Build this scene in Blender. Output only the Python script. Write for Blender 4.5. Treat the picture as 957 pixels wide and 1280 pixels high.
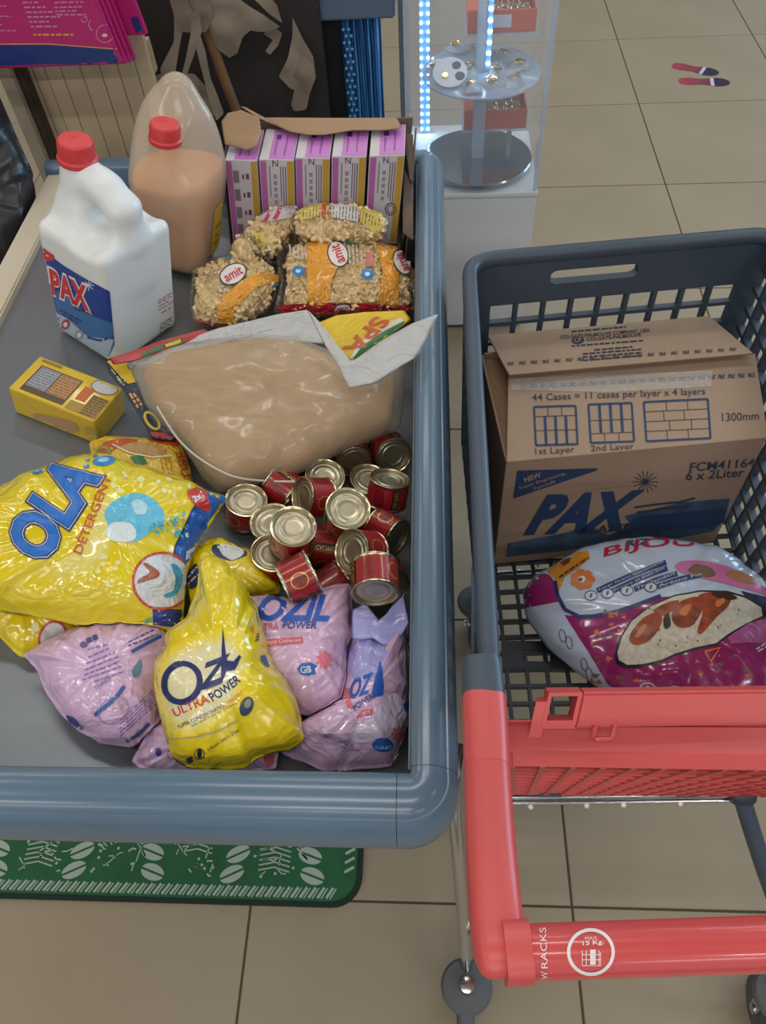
import bpy, bmesh, math, random
import numpy as np
from mathutils import Vector, Matrix, noise
from mathutils.bvhtree import BVHTree

for o in list(bpy.data.objects):
    bpy.data.objects.remove(o, do_unlink=True)
SC = bpy.context.scene
COL = SC.collection
random.seed(7)

# ------------------------------------------------------------------ camera
FPX, CX, CY, CAMH = 974.44, 478.5, 640.0, 1.6094
_p, _y, _r = (math.radians(v) for v in (53.1908, -5.5318, 4.5218))
_f = Vector((math.sin(_y) * math.cos(_p), math.cos(_y) * math.cos(_p), -math.sin(_p)))
_rt = Vector((math.cos(_y), -math.sin(_y), 0))
_dn = _f.cross(_rt)
RT = math.cos(_r) * _rt + math.sin(_r) * _dn
DN = -math.sin(_r) * _rt + math.cos(_r) * _dn
FW = _f
CAMP = Vector((0, 0, CAMH))
cd = bpy.data.cameras.new('camera')
cam = bpy.data.objects.new('camera', cd)
COL.objects.link(cam)
cd.sensor_fit = 'HORIZONTAL'
cd.sensor_width = 36
cd.lens = FPX * 36 / 957
cd.clip_start = 0.01
m = Matrix((RT, -DN, -FW)).transposed().to_4x4()
m.translation = CAMP
cam.matrix_world = m
SC.camera = cam

# ------------------------------------------------------------------ light
SC.view_settings.view_transform = 'Standard'
SC.view_settings.look = 'None'
SC.view_settings.gamma = 1
SC.view_settings.use_curve_mapping = False
SC.view_settings.exposure = 0.0
w = bpy.data.worlds.new('world')
SC.world = w
w.use_nodes = True
w.node_tree.nodes['Background'].inputs[0].default_value = (0.78, 0.86, 1.0, 1)
w.node_tree.nodes['Background'].inputs[1].default_value = 0.50

def area(name, loc, target, sx, sy, power, color):
    l = bpy.data.lights.new(name, 'AREA')
    l.shape = 'RECTANGLE'
    l.size, l.size_y, l.energy, l.color = sx, sy, power, color
    o = bpy.data.objects.new(name, l)
    COL.objects.link(o)
    o.location = loc
    o.rotation_euler = (Vector(target) - Vector(loc)).to_track_quat('-Z', 'Y').to_euler()
    return o

# rows of ceiling tubes and the shop window beyond the aisle
for i, yy in enumerate((-3.4, -1.9, -0.4, 1.1, 2.6, 4.1, 5.6)):
    for xx in (-2.3, -0.2, 1.9):
        area('ceiling_tube_light', (xx, yy, 2.98), (xx, yy, 0), 1.3, 0.10, 15 if yy < -1 else 8.2, (1.0, 0.97, 0.93))  # stronger rows behind the camera are added fill for surfaces facing it
area('shop_window_light', (5.2, 4.5, 1.7), (0.2, 0.8, 0.7), 3.2, 2.2, 170, (0.42, 0.72, 1.0))

# ------------------------------------------------------------------ helpers
def ray(px, py):
    return (RT * ((px - CX) / FPX) + DN * ((py - CY) / FPX) + FW)

def at(px, py, z):
    d = ray(px, py)
    return CAMP + d * ((z - CAMH) / d.z)

def on_plane(px, py, pt, n):
    d = ray(px, py)
    return CAMP + d * ((pt - CAMP).dot(n) / d.dot(n))

def atY(px, py, y):
    d = ray(px, py)
    return CAMP + d * (y / d.y)

TILT = math.radians(12)
TN = Vector((math.sin(TILT), 0, math.cos(TILT)))
TX = Vector((math.cos(TILT), 0, -math.sin(TILT)))
TO = Vector((-0.02, 0, 0.695))

def F(px, py, h=0.0):
    return on_plane(px, py, TO + TN * h, TN)

def fz(x):
    return TO.z - (x - TO.x) * math.tan(TILT)

def tocam(p):
    return (CAMP - p).normalized()

def L4(c, a=1.0):
    return (c[0], c[1], c[2], a)

def srgb(r, g, b):
    def f(v):
        v /= 255.0
        return v / 12.92 if v <= 0.04045 else ((v + 0.055) / 1.055) ** 2.4
    return (f(r), f(g), f(b))

MATS = {}
def mat(name, color, rough=0.5, metal=0.0, spec=0.5, var=0.0, vscale=8.0, bump=0.0, bscale=60.0, coat=0.0,
        crinkle=0.0, cscale=25.0, emit=None, estr=1.0, trans=0.0, sub=0.0, stretch=None):
    if name in MATS:
        return MATS[name]
    m = bpy.data.materials.new(name)
    m.use_nodes = True
    nt = m.node_tree
    b = nt.nodes['Principled BSDF']
    b.inputs['Base Color'].default_value = L4(color)
    b.inputs['Roughness'].default_value = rough
    b.inputs['Metallic'].default_value = metal
    b.inputs['Specular IOR Level'].default_value = spec
    b.inputs['Coat Weight'].default_value = coat
    b.inputs['Coat Roughness'].default_value = 0.06
    if emit:
        b.inputs['Emission Color'].default_value = L4(emit)
        b.inputs['Emission Strength'].default_value = estr
    tc = nt.nodes.new('ShaderNodeTexCoord')
    vec = tc.outputs['Object']
    if stretch:
        mp = nt.nodes.new('ShaderNodeMapping')
        mp.inputs['Scale'].default_value = stretch
        nt.links.new(vec, mp.inputs['Vector'])
        vec = mp.outputs['Vector']
    if var > 0:
        n = nt.nodes.new('ShaderNodeTexNoise')
        n.inputs['Scale'].default_value = vscale
        n.inputs['Detail'].default_value = 5
        nt.links.new(vec, n.inputs['Vector'])
        mr = nt.nodes.new('ShaderNodeMapRange')
        mr.inputs[1].default_value = 0.3
        mr.inputs[2].default_value = 0.7
        mr.inputs[3].default_value = 1 - var
        mr.inputs[4].default_value = 1 + var
        nt.links.new(n.outputs['Fac'], mr.inputs[0])
        mx = nt.nodes.new('ShaderNodeMix')
        mx.data_type = 'RGBA'
        mx.blend_type = 'MULTIPLY'
        mx.inputs[0].default_value = 1.0
        mx.inputs[6].default_value = L4(color)
        cb = nt.nodes.new('ShaderNodeCombineColor')
        for i in range(3):
            nt.links.new(mr.outputs[0], cb.inputs[i])
        nt.links.new(cb.outputs[0], mx.inputs[7])
        nt.links.new(mx.outputs[2], b.inputs['Base Color'])
    last = None
    if crinkle > 0:
        # plastic film creases: ridged noise bent by a coarser one
        n1 = nt.nodes.new('ShaderNodeTexNoise')
        n1.inputs['Scale'].default_value = cscale
        n1.inputs['Detail'].default_value = 3
        n1.inputs['Distortion'].default_value = 1.2
        nt.links.new(vec, n1.inputs['Vector'])
        v1 = nt.nodes.new('ShaderNodeTexVoronoi')
        v1.inputs['Scale'].default_value = cscale * 1.1
        v1.distance = 'EUCLIDEAN'
        mxv = nt.nodes.new('ShaderNodeMix')
        mxv.data_type = 'VECTOR'
        mxv.inputs[0].default_value = 0.12
        nt.links.new(vec, mxv.inputs[4])
        nt.links.new(n1.outputs['Color'], mxv.inputs[5])
        nt.links.new(mxv.outputs[1], v1.inputs['Vector'])
        bp = nt.nodes.new('ShaderNodeBump')
        bp.inputs['Strength'].default_value = crinkle
        bp.inputs['Distance'].default_value = 0.012
        nt.links.new(v1.outputs['Distance'], bp.inputs['Height'])
        bp2 = nt.nodes.new('ShaderNodeBump')
        bp2.inputs['Strength'].default_value = crinkle * 0.8
        bp2.inputs['Distance'].default_value = 0.01
        nt.links.new(n1.outputs['Fac'], bp2.inputs['Height'])
        nt.links.new(bp.outputs['Normal'], bp2.inputs['Normal'])
        last = bp2
    if bump > 0:
        n2 = nt.nodes.new('ShaderNodeTexNoise')
        n2.inputs['Scale'].default_value = bscale
        n2.inputs['Detail'].default_value = 4
        nt.links.new(vec, n2.inputs['Vector'])
        b2 = nt.nodes.new('ShaderNodeBump')
        b2.inputs['Strength'].default_value = bump
        b2.inputs['Distance'].default_value = 0.003
        nt.links.new(n2.outputs['Fac'], b2.inputs['Height'])
        if last:
            nt.links.new(last.outputs['Normal'], b2.inputs['Normal'])
        last = b2
    if last:
        nt.links.new(last.outputs['Normal'], b.inputs['Normal'])
    if sub > 0:
        b.inputs['Subsurface Weight'].default_value = sub
        b.inputs['Subsurface Radius'].default_value = (0.02, 0.015, 0.01)
        b.inputs['Subsurface Scale'].default_value = 0.5
    if trans > 0:
        # thin clear or milky film: part of the light passes straight through
        tr = nt.nodes.new('ShaderNodeBsdfTransparent')
        tr.inputs[0].default_value = (1, 1, 1, 1)
        ms = nt.nodes.new('ShaderNodeMixShader')
        ms.inputs[0].default_value = trans
        out = nt.nodes['Material Output']
        nt.links.new(b.outputs[0], ms.inputs[1])
        nt.links.new(tr.outputs[0], ms.inputs[2])
        nt.links.new(ms.outputs[0], out.inputs['Surface'])
    MATS[name] = m
    return m

def clear_film(name, crinkle, cscale, tint=(1, 1, 1), base=0.03, rough=0.07):
    m = mat(name, srgb(230, 230, 230), rough=rough, crinkle=crinkle, cscale=cscale)
    nt = m.node_tree
    out = nt.nodes['Material Output']
    src_n = nt.nodes['Principled BSDF'].inputs['Normal'].links[0].from_socket
    gl = nt.nodes.new('ShaderNodeBsdfGlossy')
    gl.inputs['Roughness'].default_value = rough
    tr = nt.nodes.new('ShaderNodeBsdfTransparent')
    tr.inputs[0].default_value = L4(tint)
    fr = nt.nodes.new('ShaderNodeFresnel')
    fr.inputs['IOR'].default_value = 1.5
    ad = nt.nodes.new('ShaderNodeMath')
    ad.operation = 'ADD'
    ad.use_clamp = True
    ad.inputs[1].default_value = base
    ms = nt.nodes.new('ShaderNodeMixShader')
    nt.links.new(src_n, gl.inputs['Normal'])
    nt.links.new(src_n, fr.inputs['Normal'])
    nt.links.new(fr.outputs[0], ad.inputs[0])
    mn = nt.nodes.new('ShaderNodeMath')
    mn.operation = 'MINIMUM'
    mn.inputs[1].default_value = .4
    nt.links.new(ad.outputs[0], mn.inputs[0])
    nt.links.new(mn.outputs[0], ms.inputs[0])
    nt.links.new(tr.outputs[0], ms.inputs[1])
    nt.links.new(gl.outputs[0], ms.inputs[2])
    nt.links.new(ms.outputs[0], out.inputs['Surface'])
    nt.nodes.remove(nt.nodes['Principled BSDF'])
    return m

def ink(r, g, b, rough=0.35):
    return mat('ink_%d_%d_%d' % (r, g, b), srgb(r, g, b), rough=rough)

def film_ink(r, g, b):
    return mat('film_ink_%d_%d_%d' % (r, g, b), srgb(r, g, b), rough=0.28, crinkle=0.35, cscale=30, coat=0.3)

def props(o, label=None, cat=None, group=None, kind=None):
    if label:
        o['label'] = label
    if cat:
        o['category'] = cat
    if group:
        o['group'] = group
    if kind:
        o['kind'] = kind
    return o

def thing(name, loc, label, cat, group=None, kind=None):
    o = bpy.data.objects.new(name, None)
    o.empty_display_size = 0.05
    COL.objects.link(o)
    o.location = loc
    return props(o, label, cat, group, kind)

def mesh_obj(name, verts, faces, material, parent=None, smooth=True, local=False, angle=None):
    me = bpy.data.meshes.new(name)
    me.from_pydata([tuple(v) for v in verts], [], faces)
    me.update()
    return link_mesh(name, me, material, parent, smooth, local, angle)

def link_mesh(name, me, material, parent=None, smooth=True, local=False, angle=35):
    if material is not None and not me.materials:
        me.materials.append(material)
    if smooth:
        me.polygons.foreach_set('use_smooth', [True] * len(me.polygons))
        if angle:
            me.set_sharp_from_angle(angle=math.radians(angle))
    o = bpy.data.objects.new(name, me)
    COL.objects.link(o)
    if parent is not None:
        o.parent = parent
        if not local and parent.parent is None:
            o.location = -parent.location
    return o

def bm_obj(name, bm, material, parent=None, smooth=True, local=False, angle=35):
    me = bpy.data.meshes.new(name)
    bmesh.ops.recalc_face_normals(bm, faces=bm.faces)
    bm.to_mesh(me)
    bm.free()
    return link_mesh(name, me, material, parent, smooth, local, angle)

def bm_hex(bm, c):
    """eight corners: bottom four then top four, counter-clockwise"""
    v = [bm.verts.new(p) for p in c]
    fs = [(3, 2, 1, 0), (4, 5, 6, 7), (0, 1, 5, 4), (1, 2, 6, 5), (2, 3, 7, 6), (3, 0, 4, 7)]
    return v, [bm.faces.new([v[i] for i in f]) for f in fs]

def bm_box(bm, lo, hi):
    x0, y0, z0 = lo
    x1, y1, z1 = hi
    return bm_hex(bm, [(x0, y0, z0), (x1, y0, z0), (x1, y1, z0), (x0, y1, z0), (x0, y0, z1), (x1, y0, z1), (x1, y1, z1), (x0, y1, z1)])

def bm_bevel(bm, off, seg=2):
    bmesh.ops.bevel(bm, geom=list(bm.edges), offset=off, segments=seg, affect='EDGES', clamp_overlap=True)

def box(name, lo, hi, material, parent=None, bev=0.0, seg=2, local=False):
    bm = bmesh.new()
    bm_box(bm, lo, hi)
    if bev > 0:
        bm_bevel(bm, bev, seg)
    return bm_obj(name, bm, material, parent, local=local)

def hexa(name, corners, material, parent=None, bev=0.0, seg=2):
    bm = bmesh.new()
    bm_hex(bm, corners)
    if bev > 0:
        bm_bevel(bm, bev, seg)
    return bm_obj(name, bm, material, parent)

def frame_of(d, ref=None):
    d = d.normalized()
    ref = ref or (Vector((0, 0, 1)) if abs(d.z) < 0.9 else Vector((1, 0, 0)))
    a = d.cross(ref).normalized()
    b = a.cross(d).normalized()
    return a, b

def tube_geo(path, rad, seg=14, caps=True, sx=1.0, sy=1.0, power=1.0):
    """swept tube; rad a number or a list; sx, sy stretch the section; power <1 squares it"""
    path = [Vector(p) for p in path]
    n = len(path)
    rads = rad if isinstance(rad, (list, tuple)) else [rad] * n
    V, Fc = [], []
    a = None
    for i, p in enumerate(path):
        d = (path[min(i + 1, n - 1)] - path[max(i - 1, 0)]).normalized()
        if a is None:
            a, b = frame_of(d)
        else:
            a = (a - d * a.dot(d)).normalized()
            b = a.cross(d).normalized()
        for k in range(seg):
            t = 2 * math.pi * k / seg
            c, s = math.cos(t), math.sin(t)
            c = math.copysign(abs(c) ** power, c)
            s = math.copysign(abs(s) ** power, s)
            V.append(p + a * (rads[i] * sx * c) + b * (rads[i] * sy * s))
    for i in range(n - 1):
        for k in range(seg):
            k2 = (k + 1) % seg
            Fc.append((i * seg + k, i * seg + k2, (i + 1) * seg + k2, (i + 1) * seg + k))
    if caps:
        Fc.append(tuple(range(seg))[::-1])
        Fc.append(tuple((n - 1) * seg + k for k in range(seg)))
    return V, Fc

def tube(name, path, rad, material, parent=None, seg=14, local=False, **k):
    V, Fc = tube_geo(path, rad, seg, **k)
    bm = bmesh.new()
    vs = [bm.verts.new(v) for v in V]
    for f in Fc:
        bm.faces.new([vs[i] for i in f])
    return bm_obj(name, bm, material, parent, local=local, angle=45)

def merge(parts):
    V, Fc = [], []
    for v, f in parts:
        o = len(V)
        V += list(v)
        Fc += [tuple(i + o for i in q) for q in f]
    return V, Fc

def lathe_geo(prof, seg=32, origin=Vector((0, 0, 0)), axis=Vector((0, 0, 1)), caps=True):
    a, b = frame_of(axis)
    V, Fc = [], []
    n = len(prof)
    for r, z in prof:
        for k in range(seg):
            t = 2 * math.pi * k / seg
            V.append(origin + axis * z + (a * math.cos(t) + b * math.sin(t)) * r)
    for i in range(n - 1):
        for k in range(seg):
            k2 = (k + 1) % seg
            Fc.append((i * seg + k, i * seg + k2, (i + 1) * seg + k2, (i + 1) * seg + k))
    if caps and prof[0][0] > 1e-6:
        Fc.append(tuple(range(seg))[::-1])
    if caps and prof[-1][0] > 1e-6:
        Fc.append(tuple((n - 1) * seg + k for k in range(seg)))
    return V, Fc

def lathe(name, prof, material, parent=None, seg=32, origin=Vector((0, 0, 0)), axis=Vector((0, 0, 1)), local=False, angle=40, caps=True):
    V, Fc = lathe_geo(prof, seg, origin, axis, caps)
    bm = bmesh.new()
    vs = [bm.verts.new(v) for v in V]
    for f in Fc:
        bm.faces.new([vs[i] for i in f])
    bmesh.ops.remove_doubles(bm, verts=bm.verts, dist=1e-6)
    return bm_obj(name, bm, material, parent, local=local, angle=angle)

def bvh_of(*objs):
    V, P = [], []
    for o in objs:
        off = len(V)
        V += [v.co.copy() for v in o.data.vertices]
        P += [[i + off for i in p.vertices] for p in o.data.polygons]
    return BVHTree.FromPolygons(V, P)

# ---- printed marks laid on a surface -------------------------------------------------
def lay(name, pts2d, faces, bvh, material, parent, eps, maxedge):
    bm = bmesh.new()
    vs = [bm.verts.new((p[0], p[1], 0)) for p in pts2d]
    for f in faces:
        try:
            bm.faces.new([vs[i] for i in f])
        except ValueError:
            pass
    bmesh.ops.triangulate(bm, faces=bm.faces)
    for _ in range(6):
        long = [e for e in bm.edges if e.calc_length() > maxedge]
        if not long:
            break
        bmesh.ops.subdivide_edges(bm, edges=long, cuts=1)
        bmesh.ops.triangulate(bm, faces=bm.faces)
    dead = []
    for v in bm.verts:
        d = ray(v.co.x, v.co.y).normalized()
        loc, nor, idx, dist = bvh.ray_cast(CAMP, d)
        if loc is None:
            dead.append(v)
            continue
        if nor.dot(d) > 0:
            nor = -nor
        v.co = loc + nor * eps
    if dead:
        bmesh.ops.delete(bm, geom=dead, context='VERTS')
    if not bm.faces:
        bm.free()
        return None
    for f in bm.faces:
        f.normal_update()
        if f.normal.dot(CAMP - f.calc_center_median()) < 0:
            f.normal_flip()
    me = bpy.data.meshes.new(name)
    bm.to_mesh(me)
    bm.free()
    return link_mesh(name, me, material, parent, True, False, None)

def resample_2d(poly, n):
    return [(v.x, v.y) for v in resample([(p[0], p[1], 0) for p in poly], n, 6)]

SOFT = {'cyan_shirt', 'white_suds', 'blue_swirl', 'hand_picture', 'pale_splash', 'white_print', 'blue_print', 'pink_field', 'dish_picture', 'lilac_field', 'red_swirl', 'brown_picture', 'teal_splash', 'side_picture', 'purple_corner'}
def patch(name, poly, bvh, material, parent, eps=0.0007, maxedge=7):
    if name in SOFT:
        poly = resample_2d(poly, 44)
    return lay(name, poly, [tuple(range(len(poly)))], bvh, material, parent, eps, maxedge)

def ellipse(cx, cy, rx, ry, ang=0.0, n=28, a0=0, a1=360):
    out = []
    ca, sa = math.cos(math.radians(ang)), math.sin(math.radians(ang))
    for k in range(n):
        t = math.radians(a0 + (a1 - a0) * k / (n if a1 - a0 == 360 else n - 1))
        x, y = rx * math.cos(t), ry * math.sin(t)
        out.append((cx + x * ca - y * sa, cy + x * sa + y * ca))
    return out

def ring(name, cx, cy, rx, ry, wd, bvh, material, parent, ang=0, eps=0.0009, n=28, maxedge=9):
    a = ellipse(cx, cy, rx, ry, ang, n)
    b = ellipse(cx, cy, rx - wd, ry - wd, ang, n)
    return lay(name, a + b, [(k, (k + 1) % n, n + (k + 1) % n, n + k) for k in range(n)], bvh, material, parent, eps, maxedge)

def stroke_geo(pts, wd):
    V, Fc = [], []
    for i, p in enumerate(pts):
        a = pts[max(i - 1, 0)]
        b = pts[min(i + 1, len(pts) - 1)]
        dx, dy = b[0] - a[0], b[1] - a[1]
        l = math.hypot(dx, dy) or 1
        nx, ny = -dy / l * wd / 2, dx / l * wd / 2
        V += [(p[0] + nx, p[1] + ny), (p[0] - nx, p[1] - ny)]
    for i in range(len(pts) - 1):
        Fc.append((2 * i, 2 * i + 1, 2 * i + 3, 2 * i + 2))
    return V, Fc

def strokes(name, lines, wd, bvh, material, parent, eps=0.0009, maxedge=9):
    V, Fc = merge([stroke_geo(l, wd) for l in lines])
    return lay(name, V, Fc, bvh, material, parent, eps, maxedge)

_txt_cache = {}
def text_geo(s, bold=0.0, shear=0.0):
    key = (s, bold, shear)
    if key in _txt_cache:
        return _txt_cache[key]
    c = bpy.data.curves.new('txt', 'FONT')
    c.body = s
    c.resolution_u = 3
    c.offset = bold
    c.shear = shear
    o = bpy.data.objects.new('txt', c)
    COL.objects.link(o)
    dg = bpy.context.evaluated_depsgraph_get()
    me = bpy.data.meshes.new_from_object(o.evaluated_get(dg))
    V = [(v.co.x, v.co.y) for v in me.vertices]
    Fc = [tuple(p.vertices) for p in me.polygons]
    bpy.data.objects.remove(o)
    bpy.data.curves.remove(c)
    bpy.data.meshes.remove(me)
    _txt_cache[key] = (V, Fc)
    return V, Fc

def text(s, p0, p1, up, bvh, material, parent, bold=0.0, shear=0.0, eps=0.0011, maxedge=8, name='lettering', arc=0.0):
    """p0, p1: baseline ends; up: letter height as a number (at right angles) or an offset vector"""
    V, Fc = text_geo(s, bold, shear)
    if not V:
        return None
    V0 = text_geo(s, 0.0, shear)[0]
    x0, x1 = min(v[0] for v in V0), max(v[0] for v in V0)
    y0, y1 = min(v[1] for v in V0), max(v[1] for v in V0)
    dx, dy = p1[0] - p0[0], p1[1] - p0[1]
    if not isinstance(up, (tuple, list)):
        l = math.hypot(dx, dy)
        up = (dy / l * up, -dx / l * up)
    P = []
    for x, y in V:
        u, v = (x - x0) / (x1 - x0), (y - y0) / (y1 - y0)
        k = arc * 4 * u * (1 - u)
        P.append((p0[0] + dx * u + up[0] * (v + k), p0[1] + dy * u + up[1] * (v + k)))
    return lay(name, P, Fc, bvh, material, parent, eps, maxedge)

def tiny_lines(rows, bvh, material, parent, wd=1.6, eps=0.001, name='small_print'):
    """rows of print too small to read: broken dashes like words"""
    segs = []
    rnd = random.Random(len(rows) * 13 + int(rows[0][0][0]))
    for p, q in rows:
        l = math.hypot(q[0] - p[0], q[1] - p[1])
        t = 0.0
        while t < l - 1.5:
            e = min(l, t + rnd.uniform(3, 9))
            segs.append([(p[0] + (q[0] - p[0]) * t / l, p[1] + (q[1] - p[1]) * t / l),
                         (p[0] + (q[0] - p[0]) * e / l, p[1] + (q[1] - p[1]) * e / l)])
            t = e + rnd.uniform(1.2, 2.2)
    o = strokes(name, segs, wd, bvh, material, parent, eps, 12)
    if o:
        o['kind'] = 'stuff'
    return o

# ---- soft bags ------------------------------------------------------------------------
def resample(poly, n, smooth=1):
    P = [Vector(p) for p in poly]
    L = [0.0]
    for i in range(len(P)):
        L.append(L[-1] + (P[(i + 1) % len(P)] - P[i]).length)
    out = []
    j = 0
    for k in range(n):
        s = L[-1] * k / n
        while L[j + 1] < s:
            j += 1
        t = (s - L[j]) / max(L[j + 1] - L[j], 1e-9)
        out.append(P[j].lerp(P[(j + 1) % len(P)], t))
    for _ in range(smooth):
        out = [(out[i - 1] + out[i] * 2 + out[(i + 1) % n]) / 4 for i in range(n)]
    return out

def pillow(name, outline, center, h, tilt, tup, tdn, material, parent, below=(), rings=20, N=132, wr=0.004, wf=16.0,
           crease=0.004, seam=0.95, smooth=1, seed=0, normal=None, pt=None, prof=0.55, floor=True, bumps=(), base=None, ymax=None, xmax=None):
    """a filled bag: outline and centre seen in the photograph, laid on an inclined mid-plane at height h above the tray"""
    if pt is None:
        pt = F(center[0], center[1], h)
    if normal is None:
        normal = (TN * (1 - tilt) + tocam(pt) * tilt).normalized()
    O = resample([on_plane(x, y, pt, normal) for x, y in outline], N, smooth)
    c = on_plane(center[0], center[1], pt, normal)
    rnd = random.Random(seed)
    ph = [rnd.uniform(0, 6.28) for _ in range(6)]
    bp = [(on_plane(x, y, pt, normal), r, a) for x, y, r, a in bumps]
    V, Fc = [], []
    def top_h(r, p, k):
        q = min(r / seam, 1.0)
        f = max(0.0, 1 - q ** 2.4) ** prof
        t = 2 * math.pi * k / N
        cr = (math.sin(9 * t + ph[0]) + math.sin(17 * t + ph[1]) + 0.7 * math.sin(29 * t + ph[2])) * crease * (q ** 3) * (1 - q * 0.8)
        wv = noise.noise(p * wf + Vector((seed * 3.1, 0, 0))) * wr * (0.3 + f) + noise.noise(p * wf * 2.7 + Vector((0, seed, 0))) * wr * 0.4 * (0.4 + f)
        ex = sum(a * math.exp(-((p - b).length / rr) ** 2) for b, rr, a in bp)
        return tup * f + cr + wv + ex * (0.2 + 0.8 * f)
    def wellclamp(p):
        if floor and base is None:
            p.x = min(p.x, XI - .0045)
            p.y = max(p.y, YF + .0045)
        if ymax is not None:
            p.y = min(p.y, ymax)
        if xmax is not None:
            p.x = min(p.x, xmax)
        return p
    def low(p):
        z = base(p) if base else (fz(p.x) + 0.0015 if floor else -9.0)
        for bv in below:
            hit = bv.ray_cast(Vector((p.x, p.y, 2.0)), Vector((0, 0, -1)))[0]
            if hit is not None:
                z = max(z, hit.z + 0.004)
        return z
    R = rings
    top_i, bot_i = [], []
    V.append(None)
    V.append(None)
    for j in range(R + 1):
        r = j / R
        r = 1 - (1 - r) ** 1.25
        ti, bi = [], []
        for k in range(N if j else 1):
            p = c.lerp(O[k], r)
            q = min(r / seam, 1.0)
            tp = p + normal * top_h(r, p, k)
            bt = p - normal * (tdn * max(0.0, 1 - q ** 2.4) ** 0.6)
            tp, bt = wellclamp(tp), wellclamp(bt)
            lz = low(bt)
            if bt.z < lz:
                bt = Vector((bt.x, bt.y, lz))
            if r > 0.985:
                lz2 = low(tp)
                if tp.z < lz2:
                    tp = Vector((tp.x, tp.y, lz2))
                bt = tp.copy()
            elif tp.z < bt.z + 0.0015:
                tp = Vector((tp.x, tp.y, bt.z + 0.0015))
            if j == 0:
                V[0], V[1] = tp, bt
                ti, bi = [0] * N, [1] * N
            elif j == R:
                V.append(tp)
                ti.append(len(V) - 1)
                bi.append(len(V) - 1)
            else:
                V.append(tp)
                ti.append(len(V) - 1)
                V.append(bt)
                bi.append(len(V) - 1)
        top_i.append(ti)
        bot_i.append(bi)
    for j in range(R):
        for k in range(N):
            k2 = (k + 1) % N
            for I, fl in ((top_i, False), (bot_i, True)):
                q = [I[j][k], I[j + 1][k], I[j + 1][k2], I[j][k2]]
                if j == 0:
                    q = [I[0][0], I[1][k], I[1][k2]]
                Fc.append(tuple(q[::-1] if fl else q))
    o = mesh_obj(name, V, Fc, material, parent)
    n_up = Vector((0, 0, 0))
    for p in list(o.data.polygons)[:60:2]:
        n_up += p.normal
    if n_up.dot(normal) < 0:
        o.data.flip_normals()
    return o, bvh_of(o)

# ---- surface nets for moulded bottles ------------------------------------------------
def surface_nets(sdf, lo, hi, step):
    xs = [np.arange(lo[i], hi[i] + step, step) for i in range(3)]
    X, Y, Zz = np.meshgrid(*xs, indexing='ij')
    D = sdf(X, Y, Zz)
    nx, ny, nz = D.shape
    corners = [(0, 0, 0), (1, 0, 0), (0, 1, 0), (1, 1, 0), (0, 0, 1), (1, 0, 1), (0, 1, 1), (1, 1, 1)]
    S = [D[a:nx - 1 + a, b:ny - 1 + b, c:nz - 1 + c] for a, b, c in corners]
    neg = sum((s < 0).astype(int) for s in S)
    act = (neg > 0) & (neg < 8)
    idx = -np.ones(act.shape, int)
    I = np.argwhere(act)
    idx[act] = np.arange(len(I))
    acc = np.zeros((len(I), 3))
    cnt = np.zeros(len(I))
    edges = [(0, 1), (2, 3), (4, 5), (6, 7), (0, 2), (1, 3), (4, 6), (5, 7), (0, 4), (1, 5), (2, 6), (3, 7)]
    for a, b in edges:
        da, db = S[a][act], S[b][act]
        k = (da < 0) != (db < 0)
        t = np.where(k, da / np.where(k, da - db, 1), 0)
        ca, cb = np.array(corners[a]), np.array(corners[b])
        P = ca + (cb - ca) * t[:, None]
        acc += np.where(k[:, None], P, 0)
        cnt += k
    V = (I + acc / cnt[:, None]) * step + np.array(lo)
    Fc = []
    for ax in range(3):
        o = [0, 0, 0]
        o[ax] = 1
        u, v = [i for i in range(3) if i != ax]
        a = D[:nx - 1, :ny - 1, :nz - 1]
        b = D[o[0]:nx - 1 + o[0], o[1]:ny - 1 + o[1], o[2]:nz - 1 + o[2]]
        E = np.argwhere((a < 0) != (b < 0))
        for e in E:
            if e[u] == 0 or e[v] == 0:
                continue
            c0 = tuple(e)
            c1 = list(e); c1[u] -= 1
            c2 = list(c1); c2[v] -= 1
            c3 = list(e); c3[v] -= 1
            q = [idx[c0], idx[tuple(c1)], idx[tuple(c2)], idx[tuple(c3)]]
            if min(q) < 0:
                continue
            fl = (D[c0] < 0) ^ (ax == 1)
            Fc.append(tuple(int(i) for i in (q if fl else q[::-1])))
    return V, Fc

def smin(a, b, k):
    h = np.clip(0.5 + 0.5 * (b - a) / k, 0, 1)
    return b * (1 - h) + a * h - k * h * (1 - h)

def smax(a, b, k):
    return -smin(-a, -b, k)

def sd_rbox(X, Y, Zz, c, hs, r):
    qx, qy, qz = (np.abs(X - c[0]) - hs[0] + r, np.abs(Y - c[1]) - hs[1] + r, np.abs(Zz - c[2]) - hs[2] + r)
    o = np.sqrt(np.maximum(qx, 0) ** 2 + np.maximum(qy, 0) ** 2 + np.maximum(qz, 0) ** 2)
    return o + np.minimum(np.maximum(qx, np.maximum(qy, qz)), 0) - r

def sd_caps(X, Y, Zz, a, b, ra, rb=None):
    rb = ra if rb is None else rb
    a, b = np.array(a), np.array(b)
    d = b - a
    t = np.clip(((X - a[0]) * d[0] + (Y - a[1]) * d[1] + (Zz - a[2]) * d[2]) / (d @ d), 0, 1)
    return np.sqrt((X - a[0] - d[0] * t) ** 2 + (Y - a[1] - d[1] * t) ** 2 + (Zz - a[2] - d[2] * t) ** 2) - (ra + (rb - ra) * t)

def sd_ell(X, Y, Zz, c, r):
    k = np.sqrt(((X - c[0]) / r[0]) ** 2 + ((Y - c[1]) / r[1]) ** 2 + ((Zz - c[2]) / r[2]) ** 2)
    return (k - 1) * min(r)

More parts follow.
